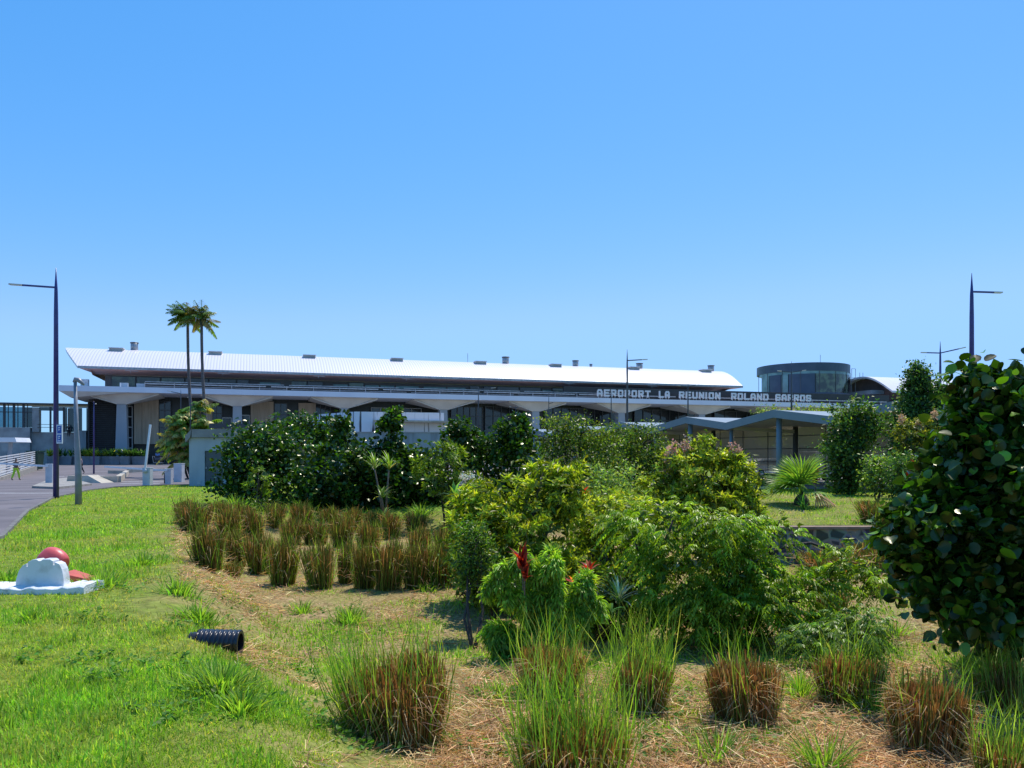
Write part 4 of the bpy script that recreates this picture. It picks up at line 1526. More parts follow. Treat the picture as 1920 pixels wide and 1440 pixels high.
cr = math.atan2(CDEP.y, CDEP.x)
for i, (k, dd, m, v, lb_) in enumerate(((2.1, 12.5, 'car_white', True, 'white van parked behind the mesh screen'), (1.6, 12.0, 'car_blue', False, 'pale blue car parked next to the white van behind the mesh'), (2.9, 12.4, 'car_white', False, 'white car parked behind the mesh, seen below the flowering shrub'), (.3, 12.0, 'car_blue', False, 'grey blue car parked behind the mesh near the round leafed bush'))):
    p = CO + CBAY * k + CDEP * dd
    car(lb_, (p.x, p.y, .1), cr + math.pi, m, v)

# ------------------------------------------------------------------ stone retaining wall
def make_stone_wall():
    T = thing('stone_wall', 'dark rubble stone retaining wall with pale concrete coping in the hollow', 'wall', (5.0, 19.82, 0))
    MB().box(0, 9.5, 0, .3, -1.3, -.06).build('wall', M['stone'], T)
    MB().box(-.05, 9.55, -.06, .34, -.058, .0).build('coping', M['coping'], T)


make_stone_wall()


# ------------------------------------------------------------------ things on the lawn
def make_lawn_things():
    b = gpt(85, 1110)
    T = thing('road_barrier', 'white plastic traffic barrier lying on the lawn with its rounded end up', 'barrier', (b.x, b.y, b.z))
    s = b.y / F
    xo = (74 - 85) * s
    # upright rounded end
    prof = [(-46, 6), (-44, 24), (-39, 40), (-32, 49), (-25, 53), (-24.5, 47), (-22.5, 47), (-22, 56), (-14, 60), (-5, 61), (-2, 58), (2, 58), (6, 61), (20, 61), (25, 58), (25.5, 50), (27.5, 50), (28, 56), (37, 52), (42, 42), (45, 26), (46, 6)]
    n = len(prof)
    V = [(xo + x * s, 0 - .0 * z * s, z * s) for x, z in prof] + [(xo + x * s * .98, .16, z * s) for x, z in prof]
    e = MB().add(V, [tuple(range(n)), tuple(range(2 * n - 1, n - 1, -1))] + [(i, i + n, i + 1 + n, i + 1) for i in range(n - 1)] + [(n - 1, 2 * n - 1, n, 0)]).build('end_panel', M['white_plastic'], T)
    bevel(e, .008, 2)
    g = MB()
    nx = 26
    rg = random.Random(2)
    top, bot = [], []
    for i in range(nx + 1):
        x = -1.15 + i * (1.75 / nx)
        y0 = -.2 + .02 * math.sin(i * 1.3) + (.03 if 12 < i < 16 else 0)
        z = .085 + .006 * math.sin(i * 2.1) + rg.uniform(-.006, .006) - (.02 if 12 < i < 15 else 0) + (.02 if i > 21 else 0)
        V = [(x, y0, -.06), (x, y0 - .0, z * .8), (x, y0 + .04, z), (x, .14, z + .005), (x, .3, z), (x, .32, -.06)]
        top += V
    Fc = [(i * 6 + j, (i + 1) * 6 + j, (i + 1) * 6 + j + 1, i * 6 + j + 1) for i in range(nx) for j in range(5)]
    Fc += [tuple(range(5, -1, -1)), tuple(nx * 6 + j for j in range(6))]
    bevel(g.add(top, Fc).build('base', M['dirty_plastic'], T), .01)
    # red drum part and broken red base
    c = at(99, 1052, b.y + .75)
    b2z = terr(c.x, c.y)
    T2 = thing('red_barrier', 'faded red plastic traffic barrier lying broken behind the white one', 'barrier', (c.x, c.y, b2z))
    ax = Vector((.75, -.15, -.42)).normalized()
    s1 = ax.cross(Vector((0, 1, 0))).normalized()
    s2 = ax.cross(s1)
    V, Fc = [], []
    pr = [(-.18, .05), (-.172, .11), (-.13, .15), (-.05, .178), (.04, .182), (.11, .165), (.165, .14), (.178, .1), (.182, .03)]
    ns = 20
    for t, r in pr:
        for k in range(ns):
            a = 2 * math.pi * k / ns
            rr = r * (1 + .05 * math.cos(3 * a) + .03 * math.sin(2 * a + t * 9)) * (.93 if abs(a - 1.2) < .35 else 1)
            V.append(Vector((0, 0, .27)) + ax * t + (s1 * math.cos(a) * 1.05 + s2 * math.sin(a)) * rr)
    for i in range(len(pr) - 1):
        for k in range(ns):
            Fc.append((i * ns + k, i * ns + (k + 1) % ns, (i + 1) * ns + (k + 1) % ns, (i + 1) * ns + k))
    Fc += [tuple(range(ns - 1, -1, -1)), tuple((len(pr) - 1) * ns + k for k in range(ns))]
    o = MB().add(V, Fc, True).build('drum', M['red_plastic'], T2)
    ss = o.modifiers.new('s', 'SUBSURF')
    ss.levels = ss.render_levels = 1
    q = MB()
    q.hexa([(.05, -.5, .0), (.36, -.45, .0), (.4, -.12, .02), (.08, -.1, .02)], [(.05, -.5, .07), (.34, -.45, .07), (.38, -.12, .1), (.1, -.1, .11)])
    bevel(q.build('broken_base', M['red_plastic'], T2), .02)
    MB().hexa([(.28, -.35, .05), (.62, -.3, .0), (.62, -.05, .0), (.3, -.02, .05)], [(.3, -.33, .15), (.6, -.28, .07), (.6, -.07, .08), (.32, -.04, .16)]).build('broken_flap', M['orange_plastic'], T2)
    # corrugated pipe
    e = at(451, 1206, 8.1)
    T3 = thing('drain_pipe', 'black corrugated plastic drain pipe sticking out of the grassy bank', 'pipe', e)
    V, Fc = [], []
    ns, rings = 28, 0
    d = Vector((-1, -.03, .03)).normalized()
    w = d.cross(Vector((0, 0, 1))).normalized()
    prof = []
    L = .42
    for i in range(int(L / .005)):
        t = i * .005
        ph = (t % .046) / .046
        r = .114 + .02 * (1 if ph < .55 else 0)
        prof.append((t, r))
    prof = [(0, .1), (0.0, .112)] + prof
    for t, r in prof:
        for k in range(ns):
            a = 2 * math.pi * k / ns
            V.append(d * t + (w * math.cos(a) + Vector((0, 0, 1)) * math.sin(a)) * r)
    for i in range(len(prof) - 1):
        for k in range(ns):
            Fc.append((i * ns + k, (i + 1) * ns + k, (i + 1) * ns + (k + 1) % ns, i * ns + (k + 1) % ns))
    MB().add(V, Fc, True).build('pipe_wall', M['black_plastic'], T3)
    V, Fc = [], []
    for t, r in ((0, .1), (.5, .1)):
        for k in range(ns):
            a = 2 * math.pi * k / ns
            V.append(d * t + (w * math.cos(a) + Vector((0, 0, 1)) * math.sin(a)) * r)
    for k in range(ns):
        Fc.append((k, (k + 1) % ns, ns + (k + 1) % ns, ns + k))
    MB().add(V, Fc, True).build('bore', M['dark'], T3)


make_lawn_things()


# ================================================================== SHRUBS AND TREES
DK, DK2 = (.026, .058, .008), (.075, .15, .012)          # glossy dark leaves
YG, YG2 = (.12, .17, .018), (.24, .28, .035)              # yellow green
MG, MG2 = (.08, .14, .02), (.14, .2, .03)           # mid green

# --- the glossy dark leaved bushes behind the planted bed
g1 = 'glossy dark leaved bushes behind the bed of clipped grass'
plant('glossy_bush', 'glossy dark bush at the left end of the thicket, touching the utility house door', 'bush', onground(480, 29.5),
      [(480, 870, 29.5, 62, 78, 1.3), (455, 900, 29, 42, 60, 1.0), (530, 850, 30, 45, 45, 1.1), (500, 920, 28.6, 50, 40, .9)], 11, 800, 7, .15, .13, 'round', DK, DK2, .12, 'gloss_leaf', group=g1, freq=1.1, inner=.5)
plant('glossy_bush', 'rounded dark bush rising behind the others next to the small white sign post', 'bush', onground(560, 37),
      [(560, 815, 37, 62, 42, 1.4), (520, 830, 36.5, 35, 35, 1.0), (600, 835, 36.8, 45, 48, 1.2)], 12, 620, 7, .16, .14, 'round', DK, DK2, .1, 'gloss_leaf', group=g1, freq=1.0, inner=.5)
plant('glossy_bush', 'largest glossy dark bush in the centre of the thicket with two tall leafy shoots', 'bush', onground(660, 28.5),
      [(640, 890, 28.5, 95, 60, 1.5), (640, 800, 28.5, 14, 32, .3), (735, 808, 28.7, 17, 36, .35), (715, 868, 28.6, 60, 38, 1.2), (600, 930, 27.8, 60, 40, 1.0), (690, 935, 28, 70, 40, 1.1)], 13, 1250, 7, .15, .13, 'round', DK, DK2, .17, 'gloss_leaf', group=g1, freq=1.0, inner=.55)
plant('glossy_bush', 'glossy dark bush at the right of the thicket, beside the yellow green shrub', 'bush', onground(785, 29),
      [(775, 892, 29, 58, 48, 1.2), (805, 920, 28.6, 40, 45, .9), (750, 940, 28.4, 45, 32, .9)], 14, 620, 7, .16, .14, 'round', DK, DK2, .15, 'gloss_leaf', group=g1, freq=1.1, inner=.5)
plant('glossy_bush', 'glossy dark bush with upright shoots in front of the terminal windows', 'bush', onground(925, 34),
      [(870, 830, 34, 38, 30, .9), (925, 870, 34, 85, 62, 1.4), (965, 820, 34, 36, 34, .9), (975, 800, 34, 10, 22, .3), (860, 805, 34, 14, 18, .3)], 15, 850, 7, .16, .14, 'round', DK, DK2, .14, 'gloss_leaf', group=g1, freq=1.1, inner=.5)

# --- yellow green shrubs
g2 = 'yellow green shrubs with whorled narrow leaves'
plant('leafy_shrub', 'yellow green shrub standing against the dark thicket, left of the middle', 'shrub', onground(835, 26),
      [(835, 885, 26, 52, 45, .9), (860, 920, 25.6, 40, 35, .8), (835, 850, 26, 22, 25, .5)], 21, 330, 12, .15, .045, 'whorl', MG, YG, .5, group=g2, inner=.6)
plant('leafy_shrub', 'small yellow green shrub growing before the left end of the thicket', 'shrub', onground(488, 26),
      [(488, 925, 26, 24, 38, .5), (484, 890, 26, 12, 20, .3), (500, 950, 25.6, 26, 22, .5)], 22, 110, 12, .13, .04, 'whorl', MG, YG, .4, group=g2)
plant('leafy_shrub', 'broad yellow green shrub in the centre with a pointed top', 'shrub', gpt(930, 1130),
      [(965, 975, 14.2, 95, 75, 1.0), (905, 1010, 13.8, 68, 75, .8), (1010, 900, 14.3, 42, 38, .45), (1055, 930, 14.2, 40, 50, .5), (985, 1060, 13.6, 90, 50, .8), (900, 940, 14.2, 45, 35, .5), (1080, 885, 14.4, 14, 18, .2), (905, 1070, 13.4, 50, 50, .6), (1000, 1120, 13.2, 80, 30, .6)], 23, 1750, 12, .14, .036, 'whorl', (.15, .21, .018), (.3, .33, .04), .5, group=g2, freq=1.8, inner=.5, shell=.5)
plant('leafy_shrub', 'yellow green shrub joined to the right of the broad central one', 'shrub', gpt(1150, 1130),
      [(1120, 980, 15.4, 70, 52, .8), (1180, 965, 15.6, 60, 40, .7), (1130, 1040, 15, 80, 52, .8), (1060, 1060, 14.6, 40, 50, .6), (1100, 1110, 14, 70, 35, .6), (1190, 1090, 14.2, 60, 45, .6)], 24, 1050, 12, .14, .036, 'whorl', (.15, .21, .018), (.3, .33, .04), .5, group=g2, freq=1.8, inner=.5, shell=.5)
sh = plant('flowering_shrub', 'tall yellow green shrub with pinkish flower plumes before the grey canopy', 'shrub', onground(1320, 19.5),
           [(1310, 905, 19.6, 75, 55, 1.0), (1318, 850, 19.6, 22, 32, .35), (1265, 880, 19.6, 38, 40, .5), (1380, 900, 19.8, 38, 50, .6), (1395, 945, 19.6, 36, 50, .6), (1320, 960, 19.2, 90, 45, 1.0), (1230, 930, 19.6, 38, 38, .6), (1370, 865, 19.8, 18, 22, .3)], 25, 1600, 12, .15, .042, 'whorl', (.15, .21, .02), (.3, .33, .04), .5, freq=1.4, inner=.5, shell=.5)


def plumes(parent, pts, seed, r=.1, col=(.45, .3, .22)):
    rg = np.random.default_rng(seed)
    o = parent.location
    for (px, py, D) in pts:
        c = np.array(at(px, py, D) - o)
        n = 130
        lb = LB()
        P = c + rg.normal(0, 1, (n, 3)) * np.array([r * .45, r * .45, r * .8])
        lb.add(T_QUAD, P, rdir(rg, n, .3), rdir(rg, n), .065, .05, colvar(rg, n, col, .2))
        lb.build('flower_head', M['petal'], parent)


plumes(sh, [(1264, 838, 19.5), (1256, 856, 19.5), (1287, 838, 19.5), (1372, 845, 19.7), (1386, 850, 19.7), (1252, 872, 19.5)], 1, .12)
sh = plant('flowering_shrub', 'pale flowered low shrub behind the broad central shrub', 'shrub', onground(885, 24.5),
           [(885, 925, 24.5, 42, 22, .6), (905, 945, 24, 30, 20, .5)], 26, 120, 10, .13, .05, 'whorl', MG, YG, .4)
plumes(sh, [(870, 900, 24.4), (885, 898, 24.4), (900, 903, 24.3), (867, 908, 24.3), (893, 912, 24.3)], 2, .13, (.5, .5, .42))

# --- middle distance trees
g3_ = 'leafy trees between the lawn and the terminal'
plant('leafy_tree', 'mid green tree with open branches right of the glossy bush, below the letters AEROPORT', 'tree', onground(1105, 36),
      [(1050, 810, 36, 40, 26, .9), (1085, 805, 36, 45, 28, 1.0), (1080, 850, 36, 65, 45, 1.3), (1130, 845, 35.5, 45, 40, 1.0), (1040, 840, 36, 30, 30, .8), (1130, 880, 35, 60, 14, .8), (1100, 905, 34.6, 45, 14, .7)], 31, 800, 8, .15, .07, 'small', (.06, .1, .015), (.13, .17, .025), .35, group=g3_, r0=.12, freq=.9, inner=.4, shell=.55)
plant('leafy_tree', 'dense mid green tree just left of the grey car park canopy', 'tree', onground(1205, 38),
      [(1205, 830, 38, 55, 38, 1.4), (1165, 830, 38, 35, 32, 1.0), (1225, 860, 37.6, 34, 34, 1.0), (1190, 885, 37.6, 50, 34, 1.2)], 32, 700, 8, .15, .07, 'small', (.055, .095, .018), (.11, .15, .025), .35, group=g3_, r0=.12, freq=.9, inner=.5, shell=.55)
plant('leafy_shrub', 'light green shrub with layered leaves below the two mid green trees', 'shrub', onground(1150, 25),
      [(1150, 890, 25, 55, 10, .5), (1125, 905, 24.8, 40, 10, .4), (1190, 920, 24.6, 30, 12, .4), (1120, 940, 24, 30, 16, .4), (1225, 925, 24.6, 40, 20, .5)], 33, 230, 9, .13, .07, 'small', (.1, .16, .045), (.18, .24, .06), .4, freq=1.3, r0=.04, inner=.1)
plant('slender_tree', 'slender two stemmed tree with a bushy dark crown before the grey canopy', 'tree', onground(1592, 29.5),
      [(1600, 790, 29.5, 42, 36, .9), (1575, 825, 29.5, 30, 30, .7), (1625, 800, 29.5, 22, 34, .5), (1592, 855, 29.3, 38, 40, .8), (1590, 895, 29.2, 30, 36, .6)], 34, 820, 8, .14, .07, 'small', (.04, .09, .022), (.1, .17, .03), .3, group=g3_, r0=.08, freq=1.2, inner=.6, shell=.5)
plant('pointed_tree', 'tall pointed dark green tree beside the two armed lamp on the right', 'tree', onground(1725, 27.5),
      [(1722, 704, 27.5, 15, 26, .3), (1723, 736, 27.5, 24, 32, .45), (1722, 765, 27.5, 30, 30, .5), (1760, 750, 27.5, 20, 34, .4), (1725, 795, 27.5, 50, 42, .8), (1750, 780, 27.4, 28, 40, .5), (1715, 840, 27.2, 42, 45, .8), (1695, 880, 27, 30, 36, .6), (1740, 870, 27, 40, 45, .7)], 35, 2800, 8, .12, .065, 'small', (.035, .08, .022), (.09, .15, .03), .22, group=g3_, r0=.08, freq=1.3, inner=.6, shell=.5)
sh = plant('flowering_shrub', 'olive shrub with dull pink flower heads at the foot of the pointed tree', 'shrub', onground(1705, 25.5),
           [(1700, 815, 25.5, 30, 25, .5), (1730, 800, 25.5, 25, 22, .4), (1710, 855, 25.4, 32, 36, .5), (1740, 830, 25.4, 20, 30, .4)], 36, 260, 10, .13, .04, 'whorl', (.08, .11, .02), (.17, .17, .04), .4)
plumes(sh, [(1690, 786, 25.4), (1722, 797, 25.4), (1752, 778, 25.4)], 3, .1, (.4, .28, .16))
plant('small_tree', 'small light green shrub with a thin stem right of the slender tree', 'shrub', onground(1645, 25.5),
      [(1650, 885, 25.5, 24, 24, .4), (1640, 915, 25.4, 18, 18, .35), (1655, 870, 25.5, 14, 14, .25)], 37, 150, 8, .12, .06, 'small', (.09, .15, .035), (.18, .26, .06), .4, r0=.035)
sh = plant('small_tree', 'narrow dark shrub with red flowers left of the big leafed bush', 'shrub', onground(1688, 24.5),
           [(1685, 880, 24.5, 22, 34, .4), (1690, 920, 24.4, 20, 26, .35), (1705, 900, 24.4, 22, 30, .35)], 38, 220, 8, .1, .05, 'small', (.04, .09, .025), (.11, .17, .04), .25, r0=.04)
plumes(sh, [(1709, 868, 24.2), (1713, 870, 24.2), (1704, 888, 24.2)], 4, .03, (.6, .07, .02))
# greenery above and behind the canopy roof, low plants under it
g4 = 'shrubs seen over the roof of the grey canopy'
for i, (px, py, w, h, lb_) in enumerate(((1262, 785, 16, 14, 'small leafy shrub top left of the folded roof peak'), (1445, 777, 24, 6, 'leafy shrub top just above the highest fascia peak'), (1500, 777, 34, 7, 'wide leafy shrub top over the fascia left of the slender tree'), (1548, 776, 26, 8, 'leafy shrub top over the fascia touching the slender tree'))):
    if i == 0:
        continue
    plant('tree_top', lb_, 'tree', onground(px, 74), [(px, py, 74, w, h, 1.2), (px, py + 30, 74, w, 25, 1.2)], 40 + i, 220, 7, .28, .13, 'small', (.1, .15, .03), (.2, .22, .05), .35, group=g4, r0=.1, freq=.5)
for i, (px, py, D, w, h, lb_, c) in enumerate(((1440, 903, 43.6, 26, 14, 'round bright green bush beside the canopy column', (.09, .17, .02)), (1405, 898, 45, 12, 18, 'small shrub left of the round bright green bush', (.07, .12, .03)), (1622, 905, 43.4, 24, 16, 'light green spiky bush behind the slender tree', (.14, .18, .04)), (1180, 905, 41, 20, 10, 'low shrub under the dense mid green tree', (.06, .11, .03)))):
    plant('low_bush', lb_, 'bush', onground(px, D), [(px, py, D, w, h, .6)], 50 + i, 130, 8, .12, .04, 'whorl', c, YG2, .3, r0=.03, stems=(i != 0) or True)

# --- the big round leafed bush at right, close to the camera
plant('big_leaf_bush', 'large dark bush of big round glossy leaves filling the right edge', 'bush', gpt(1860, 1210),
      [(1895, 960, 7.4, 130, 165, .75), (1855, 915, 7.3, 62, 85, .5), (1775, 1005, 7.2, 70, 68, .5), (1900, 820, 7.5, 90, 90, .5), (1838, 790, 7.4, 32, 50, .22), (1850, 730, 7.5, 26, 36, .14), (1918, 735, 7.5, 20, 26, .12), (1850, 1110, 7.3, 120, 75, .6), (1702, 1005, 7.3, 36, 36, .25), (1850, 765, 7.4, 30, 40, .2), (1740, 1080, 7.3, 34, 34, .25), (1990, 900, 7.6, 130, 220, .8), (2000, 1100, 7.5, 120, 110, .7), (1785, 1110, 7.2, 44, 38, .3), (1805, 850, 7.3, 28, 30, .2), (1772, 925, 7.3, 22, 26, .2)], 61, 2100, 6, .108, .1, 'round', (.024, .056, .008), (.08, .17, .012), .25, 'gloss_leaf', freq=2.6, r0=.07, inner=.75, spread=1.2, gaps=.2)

# --- the feathery sprawling tree in front
def feathery_tree():
    b = gpt(1195, 1208)
    D = b.y
    T = thing('feathery_tree', 'sprawling dark limbed tree with drooping feathery bright green leaves', 'tree', b)
    P = lambda px, py, dd=0.0: at(px, py, D + dd) - b
    mb = MB()
    mb.tube([P(1195, 1215), P(1200, 1170, .05), P(1225, 1120, .1), P(1240, 1060, .1), P(1250, 1010, 0), P(1262, 975, 0)], [.07, .06, .045, .035, .028, .012], 9)
    mb.tube([P(1200, 1185), P(1250, 1155, .1), P(1310, 1130, .0), P(1360, 1100, -.1), P(1400, 1075, -.1), P(1440, 1040, 0), P(1475, 1023, .1), P(1520, 1018, .1), P(1555, 1030, .1), P(1583, 1040, .1)], [.065, .06, .055, .05, .042, .032, .026, .02, .014, .008], 9)
    mb.tube([P(1250, 1157, .1), P(1300, 1165, 0), P(1345, 1163, -.1), P(1420, 1175, -.2)], [.035, .03, .022, .01], 7)
    mb.tube([P(1360, 1100, -.1), P(1370, 1050, 0), P(1385, 1000, .1)], [.03, .02, .01], 7)
    mb.tube([P(1235, 1090, .1), P(1200, 1040, .1), P(1180, 990, .2)], [.025, .018, .008], 7)
    mb.tube([P(1440, 1040, 0), P(1450, 1005, 0), P(1462, 975, 0)], [.02, .014, .008], 6)
    mb.tube([P(1330, 1120, 0), P(1420, 1120, -.3), P(1500, 1130, -.3)], [.03, .02, .01], 7)
    mb.tube([P(1250, 1157, .1), P(1240, 1200, 0), P(1250, 1245, -.1)], [.03, .022, .012], 7)
    mb.build('trunk', M['bark'], T)
    bl = [blob(b, *q) for q in ((1255, 985, D, 85, 30, .55), (1360, 985, D + .1, 60, 26, .5), (1190, 1000, D + .3, 30, 40, .35), (1300, 1040, D, 80, 38, .55), (1380, 1055, D, 70, 45, .5), (1450, 998, D, 58, 20, .35),
                                (1430, 1110, D - .2, 90, 42, .6), (1340, 1130, D - .2, 80, 34, .6), (1500, 1105, D, 42, 26, .4), (1560, 1085, D + .1, 30, 18, .2), (1600, 1050, D + .1, 34, 24, .3), (1635, 1085, D + .1, 20, 22, .2),
                                (1260, 1110, D, 60, 45, .4), (1450, 1165, D - .3, 80, 32, .5), (1340, 1185, D - .2, 60, 24, .4))]
    crown('crown', M['leaf'], T, bl, 71, 1650, 9, .086, .032, 'pinnate', (.085, .15, .012), (.15, .22, .02), .5, freq=3.4, shell=.6, inner=.3, gaps=.04, clump=8, cr=.075)
    return T


feathery_tree()
plant('feathery_bush', 'low bush of small feathery leaves right below the feathery tree', 'bush', gpt(1590, 1225),
      [(1590, 1190, 9.4, 50, 32, .4), (1540, 1205, 9.3, 40, 26, .35), (1620, 1165, 9.5, 24, 20, .25)], 72, 420, 8, .062, .025, 'pinnate', (.06, .12, .025), (.12, .19, .04), .4, freq=2, r0=.02)

plant('undergrowth_bush', 'dark low bush filling the shade between the weeping shrub and the feathery tree', 'bush', gpt(1090, 1195),
      [(1080, 1140, 11.3, 60, 36, .5), (1140, 1150, 11.2, 50, 34, .5), (1030, 1150, 11.4, 40, 34, .4), (1170, 1110, 11.8, 40, 40, .4)], 77, 420, 10, .1, .035, 'whorl', (.045, .085, .015), (.09, .14, .02), .3, freq=2.2, r0=.02, inner=.8)
plant('undergrowth_bush', 'dark leafy bush at the foot of the broad central shrub, behind the round headed one', 'bush', gpt(925, 1165),
      [(930, 1105, 12.2, 34, 40, .4), (900, 1080, 12.4, 30, 34, .4)], 78, 200, 10, .1, .035, 'whorl', (.05, .09, .015), (.1, .15, .02), .3, freq=2.2, r0=.02, inner=.8)

# --- weeping bright green shrub
def weeping_shrub():
    b = gpt(1010, 1235)
    D = b.y
    T = thing('weeping_shrub', 'bright green shrub with curled leafy plumes hanging like tails, in the centre foreground', 'shrub', b)
    P = lambda px, py, dd=0.0: at(px, py, D + dd) - b
    rg = np.random.default_rng(8)
    stems = [[(1010, 1230), (1000, 1150), (985, 1090), (975, 1050)], [(1015, 1230), (1030, 1130), (1040, 1060), (1032, 1035)], [(1040, 1060), (1046, 1120), (1040, 1190)], [(985, 1130), (950, 1105), (925, 1090), (915, 1120)],
             [(935, 1100), (965, 1120), (990, 1150), (1005, 1185)], [(1020, 1200), (1060, 1150), (1080, 1110), (1098, 1085)], [(1098, 1088), (1105, 1130), (1090, 1190)], [(1000, 1225), (960, 1195), (930, 1175), (920, 1200), (940, 1235)],
             [(935, 1185), (965, 1200), (985, 1225)], [(975, 1050), (955, 1065), (945, 1110)], [(1030, 1040), (1012, 1075), (1010, 1130)], [(1060, 1150), (1062, 1190), (1055, 1225)], [(958, 1195), (940, 1212), (928, 1236)], [(945, 1182), (970, 1210), (962, 1240)], [(1000, 1225), (985, 1200), (965, 1190)]]
    mb, lb = MB(), LB()
    base_stems = list(stems)
    for s in base_stems:
        for _ in range(4):
            a = s[int(rg.integers(0, len(s) - 1))]
            x, y = a[0] + rg.uniform(-8, 8), a[1] + rg.uniform(-8, 8)
            dx = rg.uniform(-34, 34)
            stems.append([(x, y), (x + dx * .6, y - 8), (x + dx, y + rg.uniform(6, 34))])
    for i, s in enumerate(stems):
        dd = rg.uniform(-.25, .25)
        pts = [P(x, y, dd * (j / len(s))) for j, (x, y) in enumerate(s)]
        mb.tube(pts, [.012 * (1 - .7 * j / len(pts)) for j in range(len(pts))], 6)
        L = sum((pts[j + 1] - pts[j]).length for j in range(len(pts) - 1))
        n = int((1150 if i < len(base_stems) else 900) * L)
        t = rg.random(n) * (len(pts) - 1)
        k = t.astype(int).clip(0, len(pts) - 2)
        A = np.array([list(p) for p in pts])
        Q = A[k] + (A[k + 1] - A[k]) * (t - k)[:, None]
        tan = nrm(A[k + 1] - A[k])
        w = (.105 if i < len(base_stems) else .07) * (.5 + .5 * np.abs(np.sin(t * 4.3 + i)))[:, None]
        off = rdir(rg, n)
        Q = Q + off * (w * rg.random((n, 1)) ** .7)
        lb.add(T_QUAD, Q, nrm(off * .8 + tan * .5 + np.array([0, 0, -.45])), nrm(off + np.array([0, 0, .8]) + rg.normal(0, .3, (n, 3))), .085 * rg.uniform(.6, 1.2, n), .02, colvar(rg, n, (.13, .23, .025), .25, .08, (.22, .32, .05), .35))
    mb.build('stems', M['bark'], T)
    lb.build('foliage', M['leaf'], T)


weeping_shrub()
plant('small_leaved_shrub', 'thin stemmed shrub with a blue green leafy head left of the centre', 'shrub', gpt(886, 1222),
      [(885, 1015, 11.4, 26, 30, .25), (895, 1050, 11.4, 30, 40, .3), (880, 1075, 11.3, 24, 26, .25)], 73, 170, 10, .06, .025, 'small', (.045, .095, .015), (.09, .15, .02), .3, freq=3, r0=.03, inner=1.2)
plant('bare_twig_shrub', 'dry reddish twiggy shrub in the shade beside the clipped grass rows', 'shrub', gpt(872, 1150),
      [(880, 1112, 13.2, 26, 12, .3)], 74, 25, 5, .07, .03, 'small', (.06, .03, .015), (.12, .05, .03), .3, r0=.025, inner=.1)


# --- red cordylines, striped plant, spiky plants, palms
def spiky(name, label, base, heads, cols, seed, stem_r=.02, m='leaf', cat='plant', group=None, tpl=T_LONG):
    T = thing(name, label, cat, base, group=group)
    rg = np.random.default_rng(seed)
    lb, mb = LB(), MB()
    for (px, py, D, n, L, W, up) in heads:
        p = at(px, py, D) - Vector(base)
        mb.tube([(p.x * .1, p.y * .1, -.05), p * .5 + Vector((0, 0, .02)), p], [stem_r, stem_r * .8, stem_r * .6], 7)
        rosette(lb, rg, p, n, L, W, cols[0], up, cols[1], .35, tpl, .012)
    mb.build('stem', M['pale_bark'], T)
    lb.build('foliage', M[m], T)
    return T


RED, RED2 = (.1, .008, .01), (.24, .015, .01)
spiky('red_cordyline', 'dark red broad leafed plant standing above the weeping bright green shrub', gpt(982, 1215), [(980, 1062, 9.6, 14, .27, .075, .95), (984, 1085, 9.6, 10, .2, .05, .7)], (RED, RED2), 81, .012)
spiky('red_cordyline', 'small bright red leafed plant showing over the top of the central shrubs', onground(1092, 17.5), [(1090, 935, 17.5, 14, .34, .1, .7)], (RED2, RED), 82)
spiky('red_cordyline', 'orange red leafed plant in the shade below the central shrubs', gpt(1105, 1150), [(1105, 1072, 11.6, 14, .22, .06, .4), (1075, 1095, 11.4, 10, .2, .05, .3)], (RED2, (.4, .12, .06)), 83)
spiky('red_cordyline', 'dark red leafed plant behind the fan palm', onground(1528, 29), [(1528, 905, 29, 16, .5, .12, .5), (1532, 890, 29, 10, .4, .1, .6)], (RED, (.3, .05, .03)), 84)
spiky('striped_plant', 'green and white striped sword leafed plant low in the shade', gpt(1165, 1165), [(1160, 1128, 10.8, 34, .42, .035, .35)], ((.3, .33, .24), (.08, .15, .05)), 85)
spiky('broad_leaved_plant', 'low bright broad leafed plant beside the striped one', gpt(1140, 1190), [(1140, 1150, 10.2, 16, .2, .07, .3), (1120, 1170, 10, 12, .16, .05, .2)], ((.05, .12, .03), (.1, .2, .04)), 86)
spiky('spiky_plant', 'tall pale green spiky plant with three leaf tufts in front of the dark thicket', gpt(722, 982), [(702, 878, 25.8, 34, .62, .05, .65), (729, 880, 25.7, 34, .62, .05, .65), (716, 932, 25.5, 34, .52, .05, .15), (720, 965, 25.4, 20, .45, .05, 0)], ((.1, .17, .03), (.3, .32, .14)), 87, .04)
spiky('spiky_plant', 'fresh green spiky plant on the bank above the stone wall', gpt(1507, 965), [(1507, 956, 23.4, 22, .5, .06, .6)], ((.05, .13, .03), (.1, .22, .05)), 88)
spiky('papaya_plant', 'light green hand leafed plant at the left edge of the central shrub', gpt(850, 1000), [(862, 946, 17.5, 20, .42, .09, .3), (852, 932, 17.6, 14, .4, .08, .5), (868, 1010, 16.8, 12, .3, .06, .2)], ((.07, .16, .03), (.13, .24, .05)), 89)


